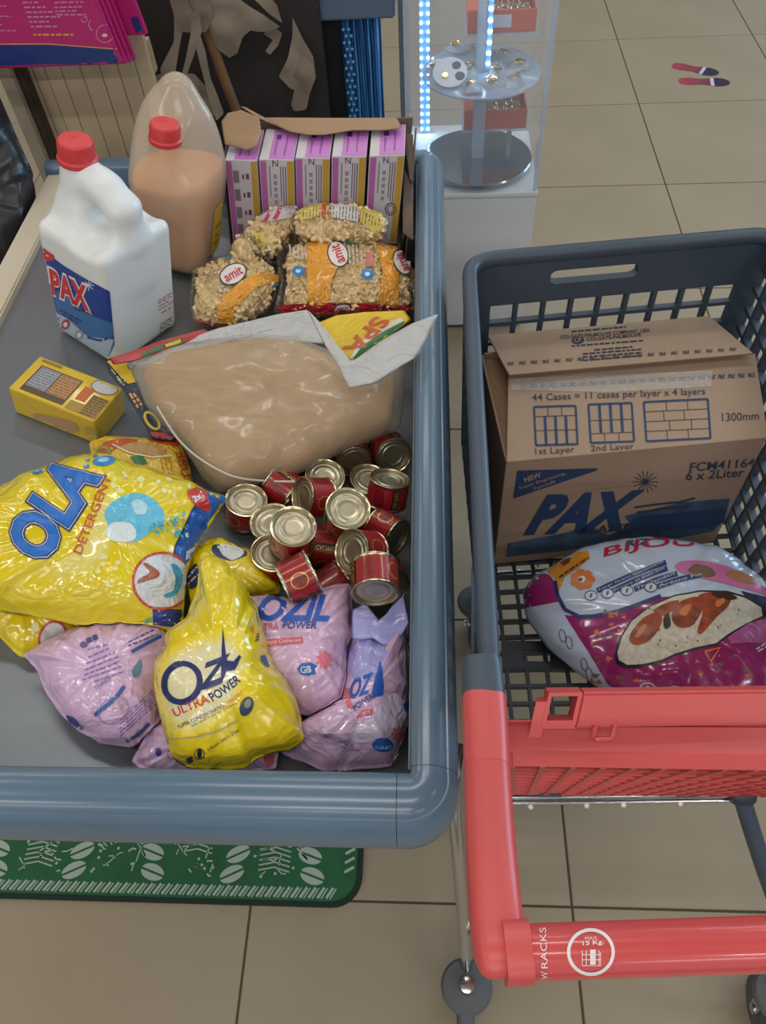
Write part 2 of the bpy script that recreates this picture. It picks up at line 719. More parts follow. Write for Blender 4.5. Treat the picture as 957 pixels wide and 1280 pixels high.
def sdf_obj(name, sdf, lo, hi, step, M4, material, parent):
    V, Fc = surface_nets(sdf, lo, hi, step)
    bm = bmesh.new()
    vs = [bm.verts.new(M4 @ Vector(v)) for v in V]
    for f in Fc:
        try:
            bm.faces.new([vs[i] for i in f])
        except ValueError:
            pass
    for _ in range(2):
        bmesh.ops.smooth_vert(bm, verts=bm.verts, factor=0.5, use_axis_x=True, use_axis_y=True, use_axis_z=True)
    return bm_obj(name, bm, material, parent, angle=None)

#==SPLIT==
# ================================================================== THE SETTING
TILE = 0.6
M_tile = mat('floor_tile', srgb(158, 143, 120), rough=0.45, var=0.06, vscale=3.0, spec=0.35)
M_grout = mat('grout', srgb(92, 76, 58), rough=0.9)
def floor_base():
    o = mesh_obj('floor', [(-5, -4, -0.003), (7, -4, -0.003), (7, 9, -0.003), (-5, 9, -0.003)], [(0, 1, 2, 3)], M_grout, smooth=False)
    o['kind'] = 'structure'
    o['label'] = 'beige square tiled shop floor with dark joints'
    bm = bmesh.new()
    g = 0.0022
    bm_box(bm, (g, g, -0.012), (TILE - g, TILE - g, 0.0))
    bm_bevel(bm, 0.0012, 1)
    me = bpy.data.meshes.new('tile')
    bm.to_mesh(me)
    bm.free()
    me.materials.append(M_tile)
    for i in range(-5, 9):
        for j in range(-9, 7):
            t = bpy.data.objects.new('tile', me)
            COL.objects.link(t)
            t.parent = o
            t.location = (TILE * (i - 0.5587), TILE * (j + 6.477), 0)
    return o
FLOOR = floor_base()
M_wall = mat('wall_paint', srgb(196, 190, 178), rough=.8, var=.03, vscale=2)
for nm, lo, hi in (('ceiling', (-4.95, -3.9, 3.02), (6.9, 8.95, 3.12)), ('wall_back', (-4.9, 8.8, 0), (6.9, 8.95, 3.1)), ('wall_left', (-4.95, -3.9, 0), (-4.8, 8.79, 3.1))):
    wo = box(nm, lo, hi, M_wall)
    wo['kind'] = 'structure'

# ================================================================== CHECKOUT COUNTER
M_rim = mat('grey_bumper', srgb(92, 115, 134), rough=0.22, spec=0.6, var=0.05, vscale=5)
M_tray = mat('tray_steel', srgb(116, 121, 126), rough=0.34, metal=0.35, var=0.06, vscale=4, bump=0.03, bscale=120)
M_tray_wall = mat('tray_wall', srgb(96, 104, 112), rough=0.45, var=0.05)
M_strip = mat('cream_strip', srgb(205, 194, 172), rough=0.5)
M_panel = mat('counter_panel', srgb(112, 116, 122), rough=0.55)
M_dark = mat('black_plastic', srgb(22, 24, 27), rough=0.6)

XI, YF, YB, XL = -0.018, 0.250, 1.385, -0.668     # inner edges of the well
ct = thing('checkout_counter', (-0.35, 0.8, 0), 'grey checkout counter with rounded bumper edges holding the groceries', 'counter')
def prof(ws, off=0.0):
    # (outward, height): flat inner lip, domed top, groove, lower roll
    P = [(0.0, 0.775), (0.0, 0.848), (0.003, 0.855), (0.010, 0.859), (0.020, 0.860), (0.030, 0.857), (0.037, 0.852), (0.0385, 0.8495),
         (0.0405, 0.8495), (0.046, 0.842), (0.0505, 0.828), (0.052, 0.812), (0.051, 0.797), (0.047, 0.788), (0.044, 0.786), (0.043, 0.779), (0.036, 0.775)]
    return [(s * ws, z) for s, z in P]
def sweep(name, stations, lab=None):
    """stations: (origin, outward direction, width scale)"""
    V, Fc = [], []
    n = len(prof(1))
    for o, d, ws in stations:
        for s, z in prof(ws):
            V.append((o[0] + d[0] * s, o[1] + d[1] * s, z))
    for i in range(len(stations) - 1):
        for k in range(n):
            k2 = (k + 1) % n
            Fc.append((i * n + k, i * n + k2, (i + 1) * n + k2, (i + 1) * n + k))
    Fc.append(tuple(range(n)))
    Fc.append(tuple((len(stations) - 1) * n + k for k in range(n))[::-1])
    bm = bmesh.new()
    vs = [bm.verts.new(v) for v in V]
    for f in Fc:
        bm.faces.new([vs[i] for i in f])
    o = bm_obj(name, bm, M_rim, ct, angle=50)
    if lab:
        o['label'] = lab
    return o
def fan(c, a0, a1, w0, w1, n=14):
    return [(c, (math.cos(math.radians(a0 + (a1 - a0) * i / n)), math.sin(math.radians(a0 + (a1 - a0) * i / n))), w0 + (w1 - w0) * i / n) for i in range(n + 1)]
WF, WR = 1.14, 0.93
g = 0.0006
sweep('bumper_rim', [((XL - 0.05, YF), (0, -1), WF), ((XI - 0.012 - g, YF), (0, -1), WF)])
sweep('corner_cap', [((XI - 0.012, YF), (0, -1), WF)] + fan((XI, YF), -90, 0, WF, WR) + [((XI, YF + 0.004), (1, 0), WR)])
sweep('bumper_rim', [((XI, YF + 0.004 + g), (1, 0), WR), ((XI, YB - 0.02), (1, 0), WR)])
sweep('corner_cap', [((XI, YB - 0.02 + g), (1, 0), WR)] + fan((XI, YB - 0.02), 0, 90, WR, WR))
sweep('bumper_rim', [((XI - g, YB - 0.02), (0, 1), WR), ((XL - 0.05, YB - 0.02), (0, 1), WR)])
def slab(name, pts, th, material, parent, bev=0.0):
    """a plate below the four top corners"""
    lo = [Vector(p) - Vector((0, 0, th)) for p in pts]
    return hexa(name, lo + [Vector(p) for p in pts], material, parent, bev)
x0, x1 = XL, XI - 0.002
slab('tray_floor', [(x0, YF + .001, fz(x0)), (x1, YF + .001, fz(x1)), (x1, YB - .022, fz(x1)), (x0, YB - .022, fz(x0))], 0.008, M_tray, ct)
box('tray_wall', (XI - 0.0019, YF, 0.60), (XI + 0.006, YB - 0.02, 0.7745), M_tray_wall, ct)
box('tray_lining', (XI - 0.0019, YF + 0.004, 0.7746), (XI - 0.0004, YB - 0.022, 0.846), M_tray_wall, ct)
box('tray_wall', (XL - 0.05, YF - 0.006, 0.60), (XI - 0.002, YF + 0.0006, 0.7745), M_tray_wall, ct)
box('tray_wall', (XL - 0.05, YB - 0.0215, 0.60), (XI - 0.002, YB - 0.012, 0.7745), M_tray_wall, ct)
box('edge_strip', (XL - 0.046, YF - 0.0, 0.60), (XL - 0.0002, YB - 0.0225, fz(XL) + 0.012), M_strip, ct, 0.003)
box('base_cabinet', (-0.69, 0.52, 0.06), (-0.05, 1.37, 0.66), M_panel, ct, 0.004)
box('plinth', (-0.67, 0.56, 0.0), (-0.08, 1.35, 0.0599), M_dark, ct)
# scratch on the bumper corner
# ================================================================== GREEN MAT UNDER THE COUNTER
M_mat = mat('mat_green', srgb(34, 92, 54), rough=0.85, var=0.12, vscale=30, bump=0.2, bscale=400)
M_matedge = mat('mat_binding', srgb(22, 44, 32), rough=0.9)
M_matwhite = mat('mat_white', srgb(160, 174, 162), rough=0.85)
def rounded_rect(x0, y0, x1, y1, r, n=8):
    out = []
    for cx, cy, a in ((x1 - r, y0 + r, -90), (x1 - r, y1 - r, 0), (x0 + r, y1 - r, 90), (x0 + r, y0 + r, 180)):
        for k in range(n + 1):
            t = math.radians(a + 90 * k / n)
            out.append((cx + r * math.cos(t), cy + r * math.sin(t)))
    return out
def prism(name, poly, z0, z1, material, parent, bev=0.0, xf=None):
    bm = bmesh.new()
    a = [bm.verts.new((p[0], p[1], z0)) for p in poly]
    b = [bm.verts.new((p[0], p[1], z1)) for p in poly]
    n = len(poly)
    bm.faces.new(a[::-1])
    tf = bm.faces.new(b)
    for k in range(n):
        bm.faces.new((a[k], a[(k + 1) % n], b[(k + 1) % n], b[k]))
    if bev > 0:
        bmesh.ops.bevel(bm, geom=list(tf.edges), offset=bev, segments=2, affect='EDGES')
    if xf is not None:
        bmesh.ops.transform(bm, matrix=xf, verts=bm.verts)
    return bm_obj(name, bm, material, parent)
pm = at(450, 1090, 0.012)
pe = at(250, 1129, 0.012)
MX, MY = pm.x + 0.004, pe.y
mt = thing('floor_mat', (MX - 0.7, MY + 0.2, 0), 'green and white printed mat with dark binding under the counter', 'mat')
body = prism('mat_body', rounded_rect(MX - 1.3, MY, MX, MY + 0.25, 0.055), 0.0005, 0.012, M_matedge, mt, 0.003)
prism('mat_field', rounded_rect(MX - 1.29, MY + 0.009, MX - 0.011, MY + 0.24, 0.047), 0.012, 0.0128, M_mat, mt)
def flat_mesh(name, V, Fc, z, material, parent):
    return mesh_obj(name, [(x, y, z) for x, y in V], Fc, material, parent, smooth=False)
def mat_print():
    parts = []
    rnd = random.Random(3)
    def oval(cx, cy, rx, ry, ang):
        # two half beans with a slit
        for s in (-1, 1):
            e = ellipse(cx, cy, rx, ry, ang, 16, 8 if s > 0 else 188, 172 if s > 0 else 352)
            parts.append((e, [tuple(range(len(e)))]))
    # diagonal columns of ovals across the strip
    for i in range(0, 8):
        bx = MX - 0.095 - i * 0.155
        for k in range(5):
            oval(bx + (0.012 if i % 2 else -0.012) * k * 0.6, MY + 0.052 + k * 0.036, 0.024, 0.0145, (25 if i % 2 else -18))
    # zigzag border along the front edge and the right-hand end
    def stroke(p, wd):
        v, f = stroke_geo(p, wd)
        parts.append((v, f))
    x = MX - 1.27
    while x < MX - 0.055:
        stroke([(x, MY + 0.014), (x + 0.012, MY + 0.032)], 0.005)
        stroke([(x + 0.007, MY + 0.013), (x + 0.018, MY + 0.031)], 0.0025)
        x += 0.0165
    y = MY + 0.06
    while y < MY + 0.19:
        stroke([(MX - 0.034, y), (MX - 0.016, y + 0.010)], 0.005)
        y += 0.0165
    # scratchy lines, combs and dots in between
    for i in range(0, 7):
        bx = MX - 0.17 - i * 0.155
        for k in range(30):
            px, py = bx + rnd.uniform(-0.045, 0.045), MY + rnd.uniform(0.045, 0.225)
            a = rnd.choice((0.6, -0.7, 1.4, 0.1))
            l = rnd.uniform(0.008, 0.032)
            stroke([(px, py), (px + l * math.cos(a) * .5, py + l * math.sin(a) * .6), (px + l * math.cos(a), py + l * math.sin(a) + rnd.uniform(-.006, .006))], rnd.uniform(0.002, 0.0036))
        for k in range(26):
            px, py = bx + rnd.uniform(-0.045, 0.045), MY + rnd.uniform(0.045, 0.225)
            e = ellipse(px, py, 0.003, 0.003, 0, 6)
            parts.append((e, [tuple(range(6))]))
        for k in range(7):
            yy = MY + 0.06 + k * 0.009 + (i % 3) * 0.03
            stroke([(bx - 0.03, yy), (bx + 0.0, yy + 0.006), (bx + 0.03, yy - 0.002)], 0.0028)
    V, Fc = merge(parts)
    o = flat_mesh('mat_print', V, Fc, 0.0132, M_matwhite, mt)
    o['kind'] = 'stuff'
    o['label'] = 'white ovals, zigzags and scratchy lines'
mat_print()

# ================================================================== SHOE STICKERS ON THE FLOOR
def shoe_sticker(name, a, b, lab, wdt):
    """sole outline between heel a and toe b (photo points)"""
    A, B = at(a[0], a[1], 0.0012), at(b[0], b[1], 0.0012)
    d = (B - A)
    l = d.length
    d.normalize()
    s = Vector((-d.y, d.x, 0))
    t = thing(name, A.lerp(B, 0.5) * 1.0, lab, 'sticker', 'shoe print stickers on the floor')
    half = [(0, 0.25), (0.03, 0.6), (0.1, 0.8), (0.22, 0.85), (0.35, 0.7), (0.48, 0.66), (0.6, 0.85), (0.75, 1.0), (0.88, 0.88), (0.97, 0.5), (1, 0.1)]
    def piece(nm, u0, u1, c):
        us = [u for u, _ in half if u0 < u < u1]
        us = [u0] + us + [u1]
        def wid(u):
            for (a0, w0), (a1, w1) in zip(half, half[1:]):
                if a0 <= u <= a1:
                    return w0 + (w1 - w0) * (u - a0) / (a1 - a0)
            return 0.1
        L = [A + d * (l * u) + s * (wid(u) * wdt) for u in us]
        R = [A + d * (l * u) - s * (wid(u) * wdt) for u in us]
        n = len(us)
        mesh_obj(nm, L + R, [(i, n + i, n + i + 1, i + 1) for i in range(n - 1)], c, t, smooth=False)
    g = mat('sole_fade', srgb(150, 50, 70), rough=0.45)
    nt = g.node_tree
    if 'fade' not in g:
        g['fade'] = 1
        tc = nt.nodes.new('ShaderNodeTexCoord')
        sp = nt.nodes.new('ShaderNodeSeparateXYZ')
        mr = nt.nodes.new('ShaderNodeMapRange')
        mr.inputs[1].default_value = A.x
        mr.inputs[2].default_value = A.x + 0.19
        cr = nt.nodes.new('ShaderNodeValToRGB')
        cr.color_ramp.elements[0].color = L4(srgb(176, 62, 84))
        cr.color_ramp.elements[1].color = L4(srgb(62, 44, 72))
        nt.links.new(tc.outputs['Object'], sp.inputs[0])
        nt.links.new(sp.outputs[0], mr.inputs[0])
        nt.links.new(mr.outputs[0], cr.inputs[0])
        nt.links.new(cr.outputs[0], nt.nodes['Principled BSDF'].inputs['Base Color'])
    piece('sole', 0, 0.62, g)
    piece('heel_band', 0.62, 0.69, ink(205, 198, 205))
    piece('heel', 0.69, 1.0, ink(58, 46, 74))
shoe_sticker('shoe_sticker', (840, 81), (898, 92), 'upper red and purple shoe print sticker on the floor tiles', 0.037)
shoe_sticker('shoe_sticker', (848, 101), (912, 103), 'lower red and purple shoe print sticker on the floor tiles', 0.037)

# ================================================================== SHOPPING TROLLEY
M_slate = mat('slate_plastic', srgb(62, 74, 88), rough=0.42, var=0.05, vscale=6)
M_slate_d = mat('slate_plastic_dark', srgb(46, 54, 64), rough=0.48, var=0.05, vscale=6)
M_red = mat('coral_red_plastic', srgb(206, 82, 80), rough=0.36, var=0.03, vscale=6)
M_chrome = mat('chrome', srgb(205, 205, 205), rough=0.16, metal=1.0)
M_rubber = mat('grey_rubber', srgb(92, 94, 95), rough=0.7)
cart = thing('shopping_trolley', (0.3, 0.65, 0), 'dark plastic shopping trolley with red handle and chrome legs', 'trolley')
BT = dict(nl=Vector((.060, .335, .895)), fl=Vector((.064, 1.046, .862)), fr=Vector((.548, 1.100, .862)), nr=Vector((.562, .335, .895)))
BB = dict(nl=Vector((.100, .375, .4515)), fl=Vector((.072, 1.030, .4515)), fr=Vector((.536, 1.088, .4515)), nr=Vector((.540, .375, .4515)))

def bilerp(q, u, v):
    return q[0].lerp(q[1], u).lerp(q[3].lerp(q[2], u), v)
def bar_geo(a, b, side, nor, wd, th):
    """box beam from a to b, wd across side, th along nor"""
    c = []
    for p in (a, b):
        for s, t in ((-1, -1), (1, -1), (1, 1), (-1, 1)):
            c.append(p + side * (s * wd / 2) + nor * (t * th / 2))
    return c, [(3, 2, 1, 0), (4, 5, 6, 7), (0, 1, 5, 4), (1, 2, 6, 5), (2, 3, 7, 6), (3, 0, 4, 7)]
def lattice(name, q, us, vs, wd, th, material, parent, wd2=None):
    """crossing bars over the quad q (p00, p10, p11, p01)"""
    q = [Vector(p) for p in q]
    nor = (q[1] - q[0]).cross(q[3] - q[0]).normalized()
    parts = []
    for u in us:
        a, b = bilerp(q, u, 0), bilerp(q, u, 1)
        parts.append(bar_geo(a, b, (b - a).cross(nor).normalized(), nor, wd, th))
    for v in vs:
        a, b = bilerp(q, 0, v), bilerp(q, 1, v)
        parts.append(bar_geo(a, b, (b - a).cross(nor).normalized(), nor, wd2 or wd, th * 0.92))
    V, Fc = merge(parts)
    bm = bmesh.new()
    bv = [bm.verts.new(v) for v in V]
    for f in Fc:
        bm.faces.new([bv[i] for i in f])
    return bm_obj(name, bm, material, parent, smooth=False)
def lin(a, b, n):
    return [a + (b - a) * i / (n - 1) for i in range(n)]
# floor grid of the basket
lattice('basket_floor', [BB['nl'], BB['nr'], BB['fr'], BB['fl']], lin(0.0, 1.0, 15), lin(0.0, 1.0, 24), 0.0055, 0.010, M_slate_d, cart)
def band_plate():
    bm = bmesh.new()
    a = at(640, 800, .46)
    for lo, hi in (((.119, a.y - .050, .4465), (.152, a.y, .4575)), ((.196, a.y - .050, .4465), (.495, a.y, .4575)),
                   ((.152, a.y - .050, .4465), (.196, a.y - .036, .4575)), ((.152, a.y - .016, .4465), (.196, a.y, .4575))):
        bm_box(bm, lo, hi)
    bm_obj('floor_band', bm, M_slate_d, cart, smooth=False)
band_plate()
# far wall with its slotted hand grip
def far_wall():
    q = [BB['fl'], BB['fr'], BT['fr'], BT['fl']]
    lattice('end_wall', [bilerp(q, 0.04, 0), bilerp(q, .96, 0), bilerp(q, 0.93, .80), bilerp(q, 0.07, .80)], lin(0, 1, 10), lin(0, 1, 9), 0.0065, 0.012, M_slate, cart)
    # solid upper band around a rounded slot
    nor = (q[1] - q[0]).cross(q[3] - q[0]).normalized()
    v0, v1 = 0.80, 0.985
    P = lambda u, v: bilerp(q, u, v)
    su0, su1, sv0, sv1 = 0.27, 0.56, 0.875, 0.935
    outer = []
    slot = []
    n = 24
    for k in range(4 * n):
        t = k / (4 * n)
        e = t * 4
        i, fr = int(e), e - int(e)
        cu, cv = [(0.0, v0), (1.0, v0), (1.0, v1), (0.0, v1)][i], [(1.0, v0), (1.0, v1), (0.0, v1), (0.0, v0)][i]
        outer.append((cu[0] + (cv[0] - cu[0]) * fr, cu[1] + (cv[1] - cu[1]) * fr))
        cu, cv = [(su0, sv0), (su1, sv0), (su1, sv1), (su0, sv1)][i], [(su1, sv0), (su1, sv1), (su0, sv1), (su0, sv0)][i]
        a, b = cu[0] + (cv[0] - cu[0]) * fr, cu[1] + (cv[1] - cu[1]) * fr
        # round the slot ends
        mu, mv = (su0 + su1) / 2, (sv0 + sv1) / 2
        du = (a - mu) / ((su1 - su0) / 2)
        dv = (b - mv) / ((sv1 - sv0) / 2)
        if abs(du) > 0.9:
            dv *= 1 - 0.45 * (abs(du) - 0.9) / 0.1
        slot.append((mu + du * (su1 - su0) / 2, mv + dv * (sv1 - sv0) / 2))
    V, Fc = [], []
    N = 4 * n
    for s in (-0.5, 0.5):
        V += [P(*p) + nor * (s * 0.016) for p in outer]
        V += [P(*p) + nor * (s * 0.016) for p in slot]
    for k in range(N):
        k2 = (k + 1) % N
        Fc.append((k, k2, N + k2, N + k))
        Fc.append((2 * N + k2, 2 * N + k, 3 * N + k, 3 * N + k2))
        Fc.append((N + k, N + k2, 3 * N + k2, 3 * N + k))
        Fc.append((k2, k, 2 * N + k, 2 * N + k2))
    bm = bmesh.new()
    bv = [bm.verts.new(v) for v in V]
    for f in Fc:
        bm.faces.new([bv[i] for i in f])
    bm_obj('grip_band', bm, M_slate, cart, angle=30)
    # solid corner posts
    for a, b in ((0.0, 0.075), (0.925, 1.0)):
        pts = [P(a, 0), P(b, 0), P(b, .8), P(a, .8)]
        hexa('corner_post', [p - nor * .006 for p in pts] + [p + nor * .006 for p in pts], M_slate, cart)
far_wall()
def side_wall(nk, fk, name):
    q = [BB[nk], BB[fk], BT[fk], BT[nk]]
    lattice(name, [bilerp(q, 0, 0), bilerp(q, 1, 0), bilerp(q, 1, .86), bilerp(q, 0, .86)], lin(0, 1, 19), lin(0, 1, 10), 0.0075, 0.014, M_slate, cart)
    nor = (q[1] - q[0]).cross(q[3] - q[0]).normalized()
    pts = [bilerp(q, 0, .86), bilerp(q, 1, .86), bilerp(q, 1, .99), bilerp(q, 0, .99)]
    hexa('rim_band', [p - nor * .006 for p in pts] + [p + nor * .006 for p in pts], M_slate, cart)
side_wall('nl', 'fl', 'side_wall')
side_wall('nr', 'fr', 'side_wall')
def rim_path():
    P = [BT['nl'], BT['fl'], BT['fr'], BT['nr']]
    out = [P[0]]
    for i in (1, 2):
        a, b, c = P[i - 1], P[i], P[i + 1]
        r = 0.045
        p0 = b + (a - b).normalized() * r
        p2 = b + (c - b).normalized() * r
        out += [p0.lerp(b, t).lerp(b.lerp(p2, t), t) for t in lin(0, 1, 8)]
    out.append(P[3])
    return out
tube('basket_rim', rim_path(), 0.0115, M_slate, cart, seg=12, power=0.75)

# red folding gate at the handle end
GT0, GT1 = at(640, 944, .862), at(640, 944, .862) + Vector((.455, .0, 0))
GB0, GB1 = at(640, 984, .458), at(640, 984, .458) + Vector((.375, .004, 0))
gate = lattice('gate_lattice', [GB0, GB1, GT1, GT0], lin(0, 1, 17), lin(0, 1, 11), 0.0050, 0.022, M_red, cart)
def plate_px(name, pts, th, material, bev=0.003):
    """pts: four (px, py, z) points; plate thickness along its back"""
    P = [at(*p) for p in pts]
    n = (P[1] - P[0]).cross(P[3] - P[0]).normalized()
    if n.dot(CAMP - P[0]) < 0:
        n = -n
    back = [p - n * th for p in P]
    bm = bmesh.new()
    bm_hex(bm, back + P)
    bmesh.ops.recalc_face_normals(bm, faces=bm.faces)
    if bev:
        bm_bevel(bm, bev, 2)
    return bm_obj(name, bm, material, cart)
plate_px('gate_lip', [(628, 944, .862), (1215, 955, .862), (1215, 907, .884), (628, 904, .884)], 0.012, M_red)
plate_px('gate_lip', [(628, 905, .884), (1215, 908, .884), (1215, 899, .880), (628, 897, .880)], 0.010, M_red)
# raised red bar of the folded child seat, hollow at its end
def seat_bar():
    bm = bmesh.new()
    top = [at(686, 866, .920), at(1215, 860, .920)]
    bot = [at(676, 911, .900), at(1205, 902, .900)]
    d = (top[1] - top[0]).normalized()
    nn = d.cross(top[0] - bot[0]).normalized()
    if nn.dot(CAMP - top[0]) < 0:
        nn = -nn
    th = 0.022
    a = bot[0] + d * .030
    b = top[0] + d * .030
    bm_hex(bm, [a - nn * th, bot[1] - nn * th, top[1] - nn * th, b - nn * th, a, bot[1], top[1], b])
    bm_bevel(bm, 0.003, 2)
    bm_obj('seat_bar', bm, M_red, cart)
    bm = bmesh.new()
    w = 0.0035
    up = (top[0] - bot[0])
    A, B, C2, D2 = bot[0], bot[0] + d * .031, top[0] + d * .031, top[0]
    def pl(p, q, r, s):
        bm_hex(bm, [p - nn * th, q - nn * th, r - nn * th, s - nn * th, p, q, r, s])
    un = up.normalized() * w
    pl(A, B, B + un * 2.2, A + un * 2.2)
    pl(D2 - un, C2 - un, C2, D2)
    pl(A + un * 2.2, A + un * 2.2 + d * w, D2 - un + d * w, D2 - un)
    pl(B + un * 2.2 - d * w, B + un * 2.2, C2 - un, C2 - un - d * w)
    bm_obj('seat_bar_end', bm, M_red, cart)
    # side ribs going down from the end
    for k in range(3):
        p = bot[0] + d * (-0.004 + 0.001 * k) - nn * (0.002 + 0.009 * k)
        V, Fc = bar_geo(p + up * 0.75, p - up * 0.25, d, nn, 0.012 - 0.002 * k, 0.003)
        mesh_obj('seat_bar_rib', V, Fc, M_red, cart, smooth=False)
    # wire loop tab
    c = at(755, 912, .897)
    s = up.normalized()
    q = 0.009
    pts = [c + d * -q + s * q, c + d * -q - s * q * .8, c - d * (q * .7) - s * q, c + d * (q * .7) - s * q, c + d * q - s * q * .8, c + d * q + s * q]
    tube('seat_loop', pts, 0.0026, M_red, cart, seg=8)
seat_bar()
plate_px('number_flap', [(880, 976, .60), (1010, 976, .60), (1010, 946, .64), (935, 952, .64)], 0.006, M_red, 0.002)
# bottom rail, chrome wires and bolts
R0, R1 = at(600, 986, .452), at(925, 988, .452)
tube('gate_rail', [R0, R0.lerp(R1, .5), R1], 0.0085, M_slate, cart, seg=12)
for px0, py0, px1, py1, zz, rr in ((600, 997, 925, 992, .438, .0042), (600, 1004, 925, 1000, .434, .0038)):
    a, b = at(px0, py0, zz), at(px1, py1, zz)
    tube('cross_wire', [a, a.lerp(b, .5), b], rr, M_chrome, cart, seg=10)
for px in (663, 733, 779, 850, 921):
    p = at(px, 1008.5 - (px - 663) * .022, .432)
    lathe('bolt', [(0.0, -.004), (.004, -.004), (.0045, .002), (.003, .004), (0, .004)], mat('bolt_zinc', srgb(214, 208, 200), rough=.35, metal=.4), cart, 10, p, tocam(p))
for px in (687, 861):
    a = at(px, 985, .455)
    box('rail_clip', (a.x - .018, a.y - .011, .446), (a.x + .018, a.y + .011, .465), M_slate, cart, .002)
lathe('rail_elbow', [(0, -.016), (.012, -.016), (.0155, -.01), (.0155, .01), (.012, .016), (0, .016)], M_slate_d, cart, 16, at(927, 993, .452), Vector((1, 0, 0)))
# legs
WL = Vector((.058, .135, 0))
pl0 = at(566, 985, .455)
tube('chrome_leg', [pl0, at(570, 1035, .40), at(577, 1120, .28), at(583, 1205, .135), at(583, 1225, .115)], .0105, M_chrome, cart, seg=14)
tube('frame_tube', [at(574, 930, .47), pl0, at(566, 992, .44)], .010, M_chrome, cart)
pr0 = at(926, 994, .450)
tube('grey_leg', [pr0, at(940, 1040, .40), at(957, 1092, .355), at(985, 1170, .24), at(990, 1225, .13)], .0125, M_slate, cart, seg=14)
for z in (.2,):
    tube('frame_rail', [Vector((.075, .20, .215)), Vector((.10, .9, .20))], .009, M_chrome, cart)
    tube('frame_rail', [Vector((.50, .52, .215)), Vector((.50, .95, .20))], .009, M_chrome, cart)
    tube('frame_rail', [Vector((.099, .88, .20)), Vector((.50, .92, .20))], .009, M_chrome, cart)
for xx, ya, yb in ((.105, .86, .86), (.49, .90, .90)):
    tube('chrome_leg', [Vector((xx, ya, .44)), Vector((xx, yb, .11))], .010, M_chrome, cart)
def caster(p, ax=Vector((1, 0, 0))):
    fw_ = Vector((-ax.y, ax.x, 0))
    V3 = lambda x, y, z: Vector((p.x, p.y, z)) + ax * x + fw_ * y
    lathe('bumper_disc', [(0, .118), (.034, .118), (.041, .122), (.042, .128), (.038, .134), (.020, .137), (0, .137)], M_rubber, cart, 28, Vector((p.x, p.y, 0)))
    lathe('caster_stem', [(0, .158), (.012, .156), (.0145, .1375), (0, .1375)], M_chrome, cart, 20, Vector((p.x, p.y, 0)))
    for s in (-1, 1):
        a, b = s * .019 - .003, s * .019 + .003
        hexa('fork_arm', [V3(a, -.024, .056), V3(b, -.024, .056), V3(b, -.002, .056), V3(a, -.002, .056), V3(a, -.012, .1175), V3(b, -.012, .1175), V3(b, .014, .1175), V3(a, .014, .1175)], M_chrome, cart, .001)
    c = V3(0, -.014, .0552)
    wh = lathe('wheel', [(0, -.010), (.030, -.010), (.034, -.0135), (.050, -.0135), (.055, -.009), (.055, .009), (.050, .0135), (.034, .0135), (.030, .010), (0, .010)], M_rubber, cart, 32, c, ax)
    lathe('hub', [(0, -.024), (.009, -.024), (.010, .024), (0, .024)], M_chrome, wh, 14, c, ax)
caster(at(583, 1233, .13))
caster(at(975, 1243, .13))
caster(Vector((.105, .86, 0)))
caster(Vector((.49, .90, 0)))
# handle arms and bar
def arm(pts, rads, name, material):
    return tube(name, pts, rads, material, cart, seg=20, power=0.55, sx=1.0, sy=1.0)
def smooth_path(P, n=6):
    P = [Vector(p) for p in P]
    out = []
    for i in range(len(P) - 1):
        p0, p1, p2, p3 = P[max(i - 1, 0)], P[i], P[i + 1], P[min(i + 2, len(P) - 1)]
        for k in range(n):
            t = k / n
            out.append(0.5 * ((2 * p1) + (p2 - p0) * t + (2 * p0 - 5 * p1 + 4 * p2 - p3) * t * t + (3 * p1 - p0 - 3 * p2 + p3) * t ** 3))
    out.append(P[-1])
    return out
HB0, HB1 = at(640, 1191, .995), at(957, 1180, .995)
HB1 = HB0 + (HB1 - HB0) * 1.75
caparm = arm([at(600.5, 830, .903), at(602, 838, .904), at(604.5, 879, .908)], [.0185, .0195, .0205], 'arm_sleeve', M_slate)
arm([at(604.5, 880, .908), at(607, 930, .921), at(608.5, 968, .934)], [.0208, .0204, .0198], 'handle_arm', M_red)
arm(smooth_path([at(608.5, 969, .934), at(612, 1050, .962), at(617, 1120, .982), at(621, 1165, .990), at(625, 1195, .994), at(627, 1212, .990)], 4),
    [.0197, .0196, .0195, .0194, .0193, .0192, .0191, .019, .0189, .0188, .0187, .0186, .0185, .0184, .0182, .018, .0178, .0172, .016, .013, .009], 'handle_arm', M_red)
hd = (HB1 - HB0).normalized()
arm([HB0 - hd * .006, HB0 + hd * .012, HB0 + hd * .0125], [.0200, .0198, .017], 'handle_collar', M_red)
hbar = tube('handle_bar', [HB0 + hd * .004, HB0 + hd * .1, HB1], .0176, mat('red_handle_tube', srgb(204, 78, 78), rough=0.24, coat=0.5), cart, seg=32)
HBV = bvh_of(hbar)
for pts in ([Vector((.545, .335, .903)), Vector((.550, .20, .955)), Vector((.553, .10, .992)), Vector((.553, .082, .994))],):
    arm(smooth_path(pts, 4), .019, 'handle_arm', M_red)
WHT = ink(232, 222, 220)
text('RACKS', (684, 1209), (682, 1161), (-8, 0), HBV, WHT, cart)
text('W', (684, 1222), (684, 1213), (-8, 0), HBV, WHT, cart)
ring('weight_mark', 738, 1190, 30, 29, 4.2, HBV, WHT, cart, eps=.0006)
text('MAX.', (731, 1176), (747, 1175), 4, HBV, WHT, cart)
text('15 Kg.', (728, 1184), (754, 1182), 7, HBV, WHT, cart, bold=.015)
patch('weight_mark', [(737, 1187), (744, 1187), (744, 1205), (737, 1205)], HBV, WHT, cart)
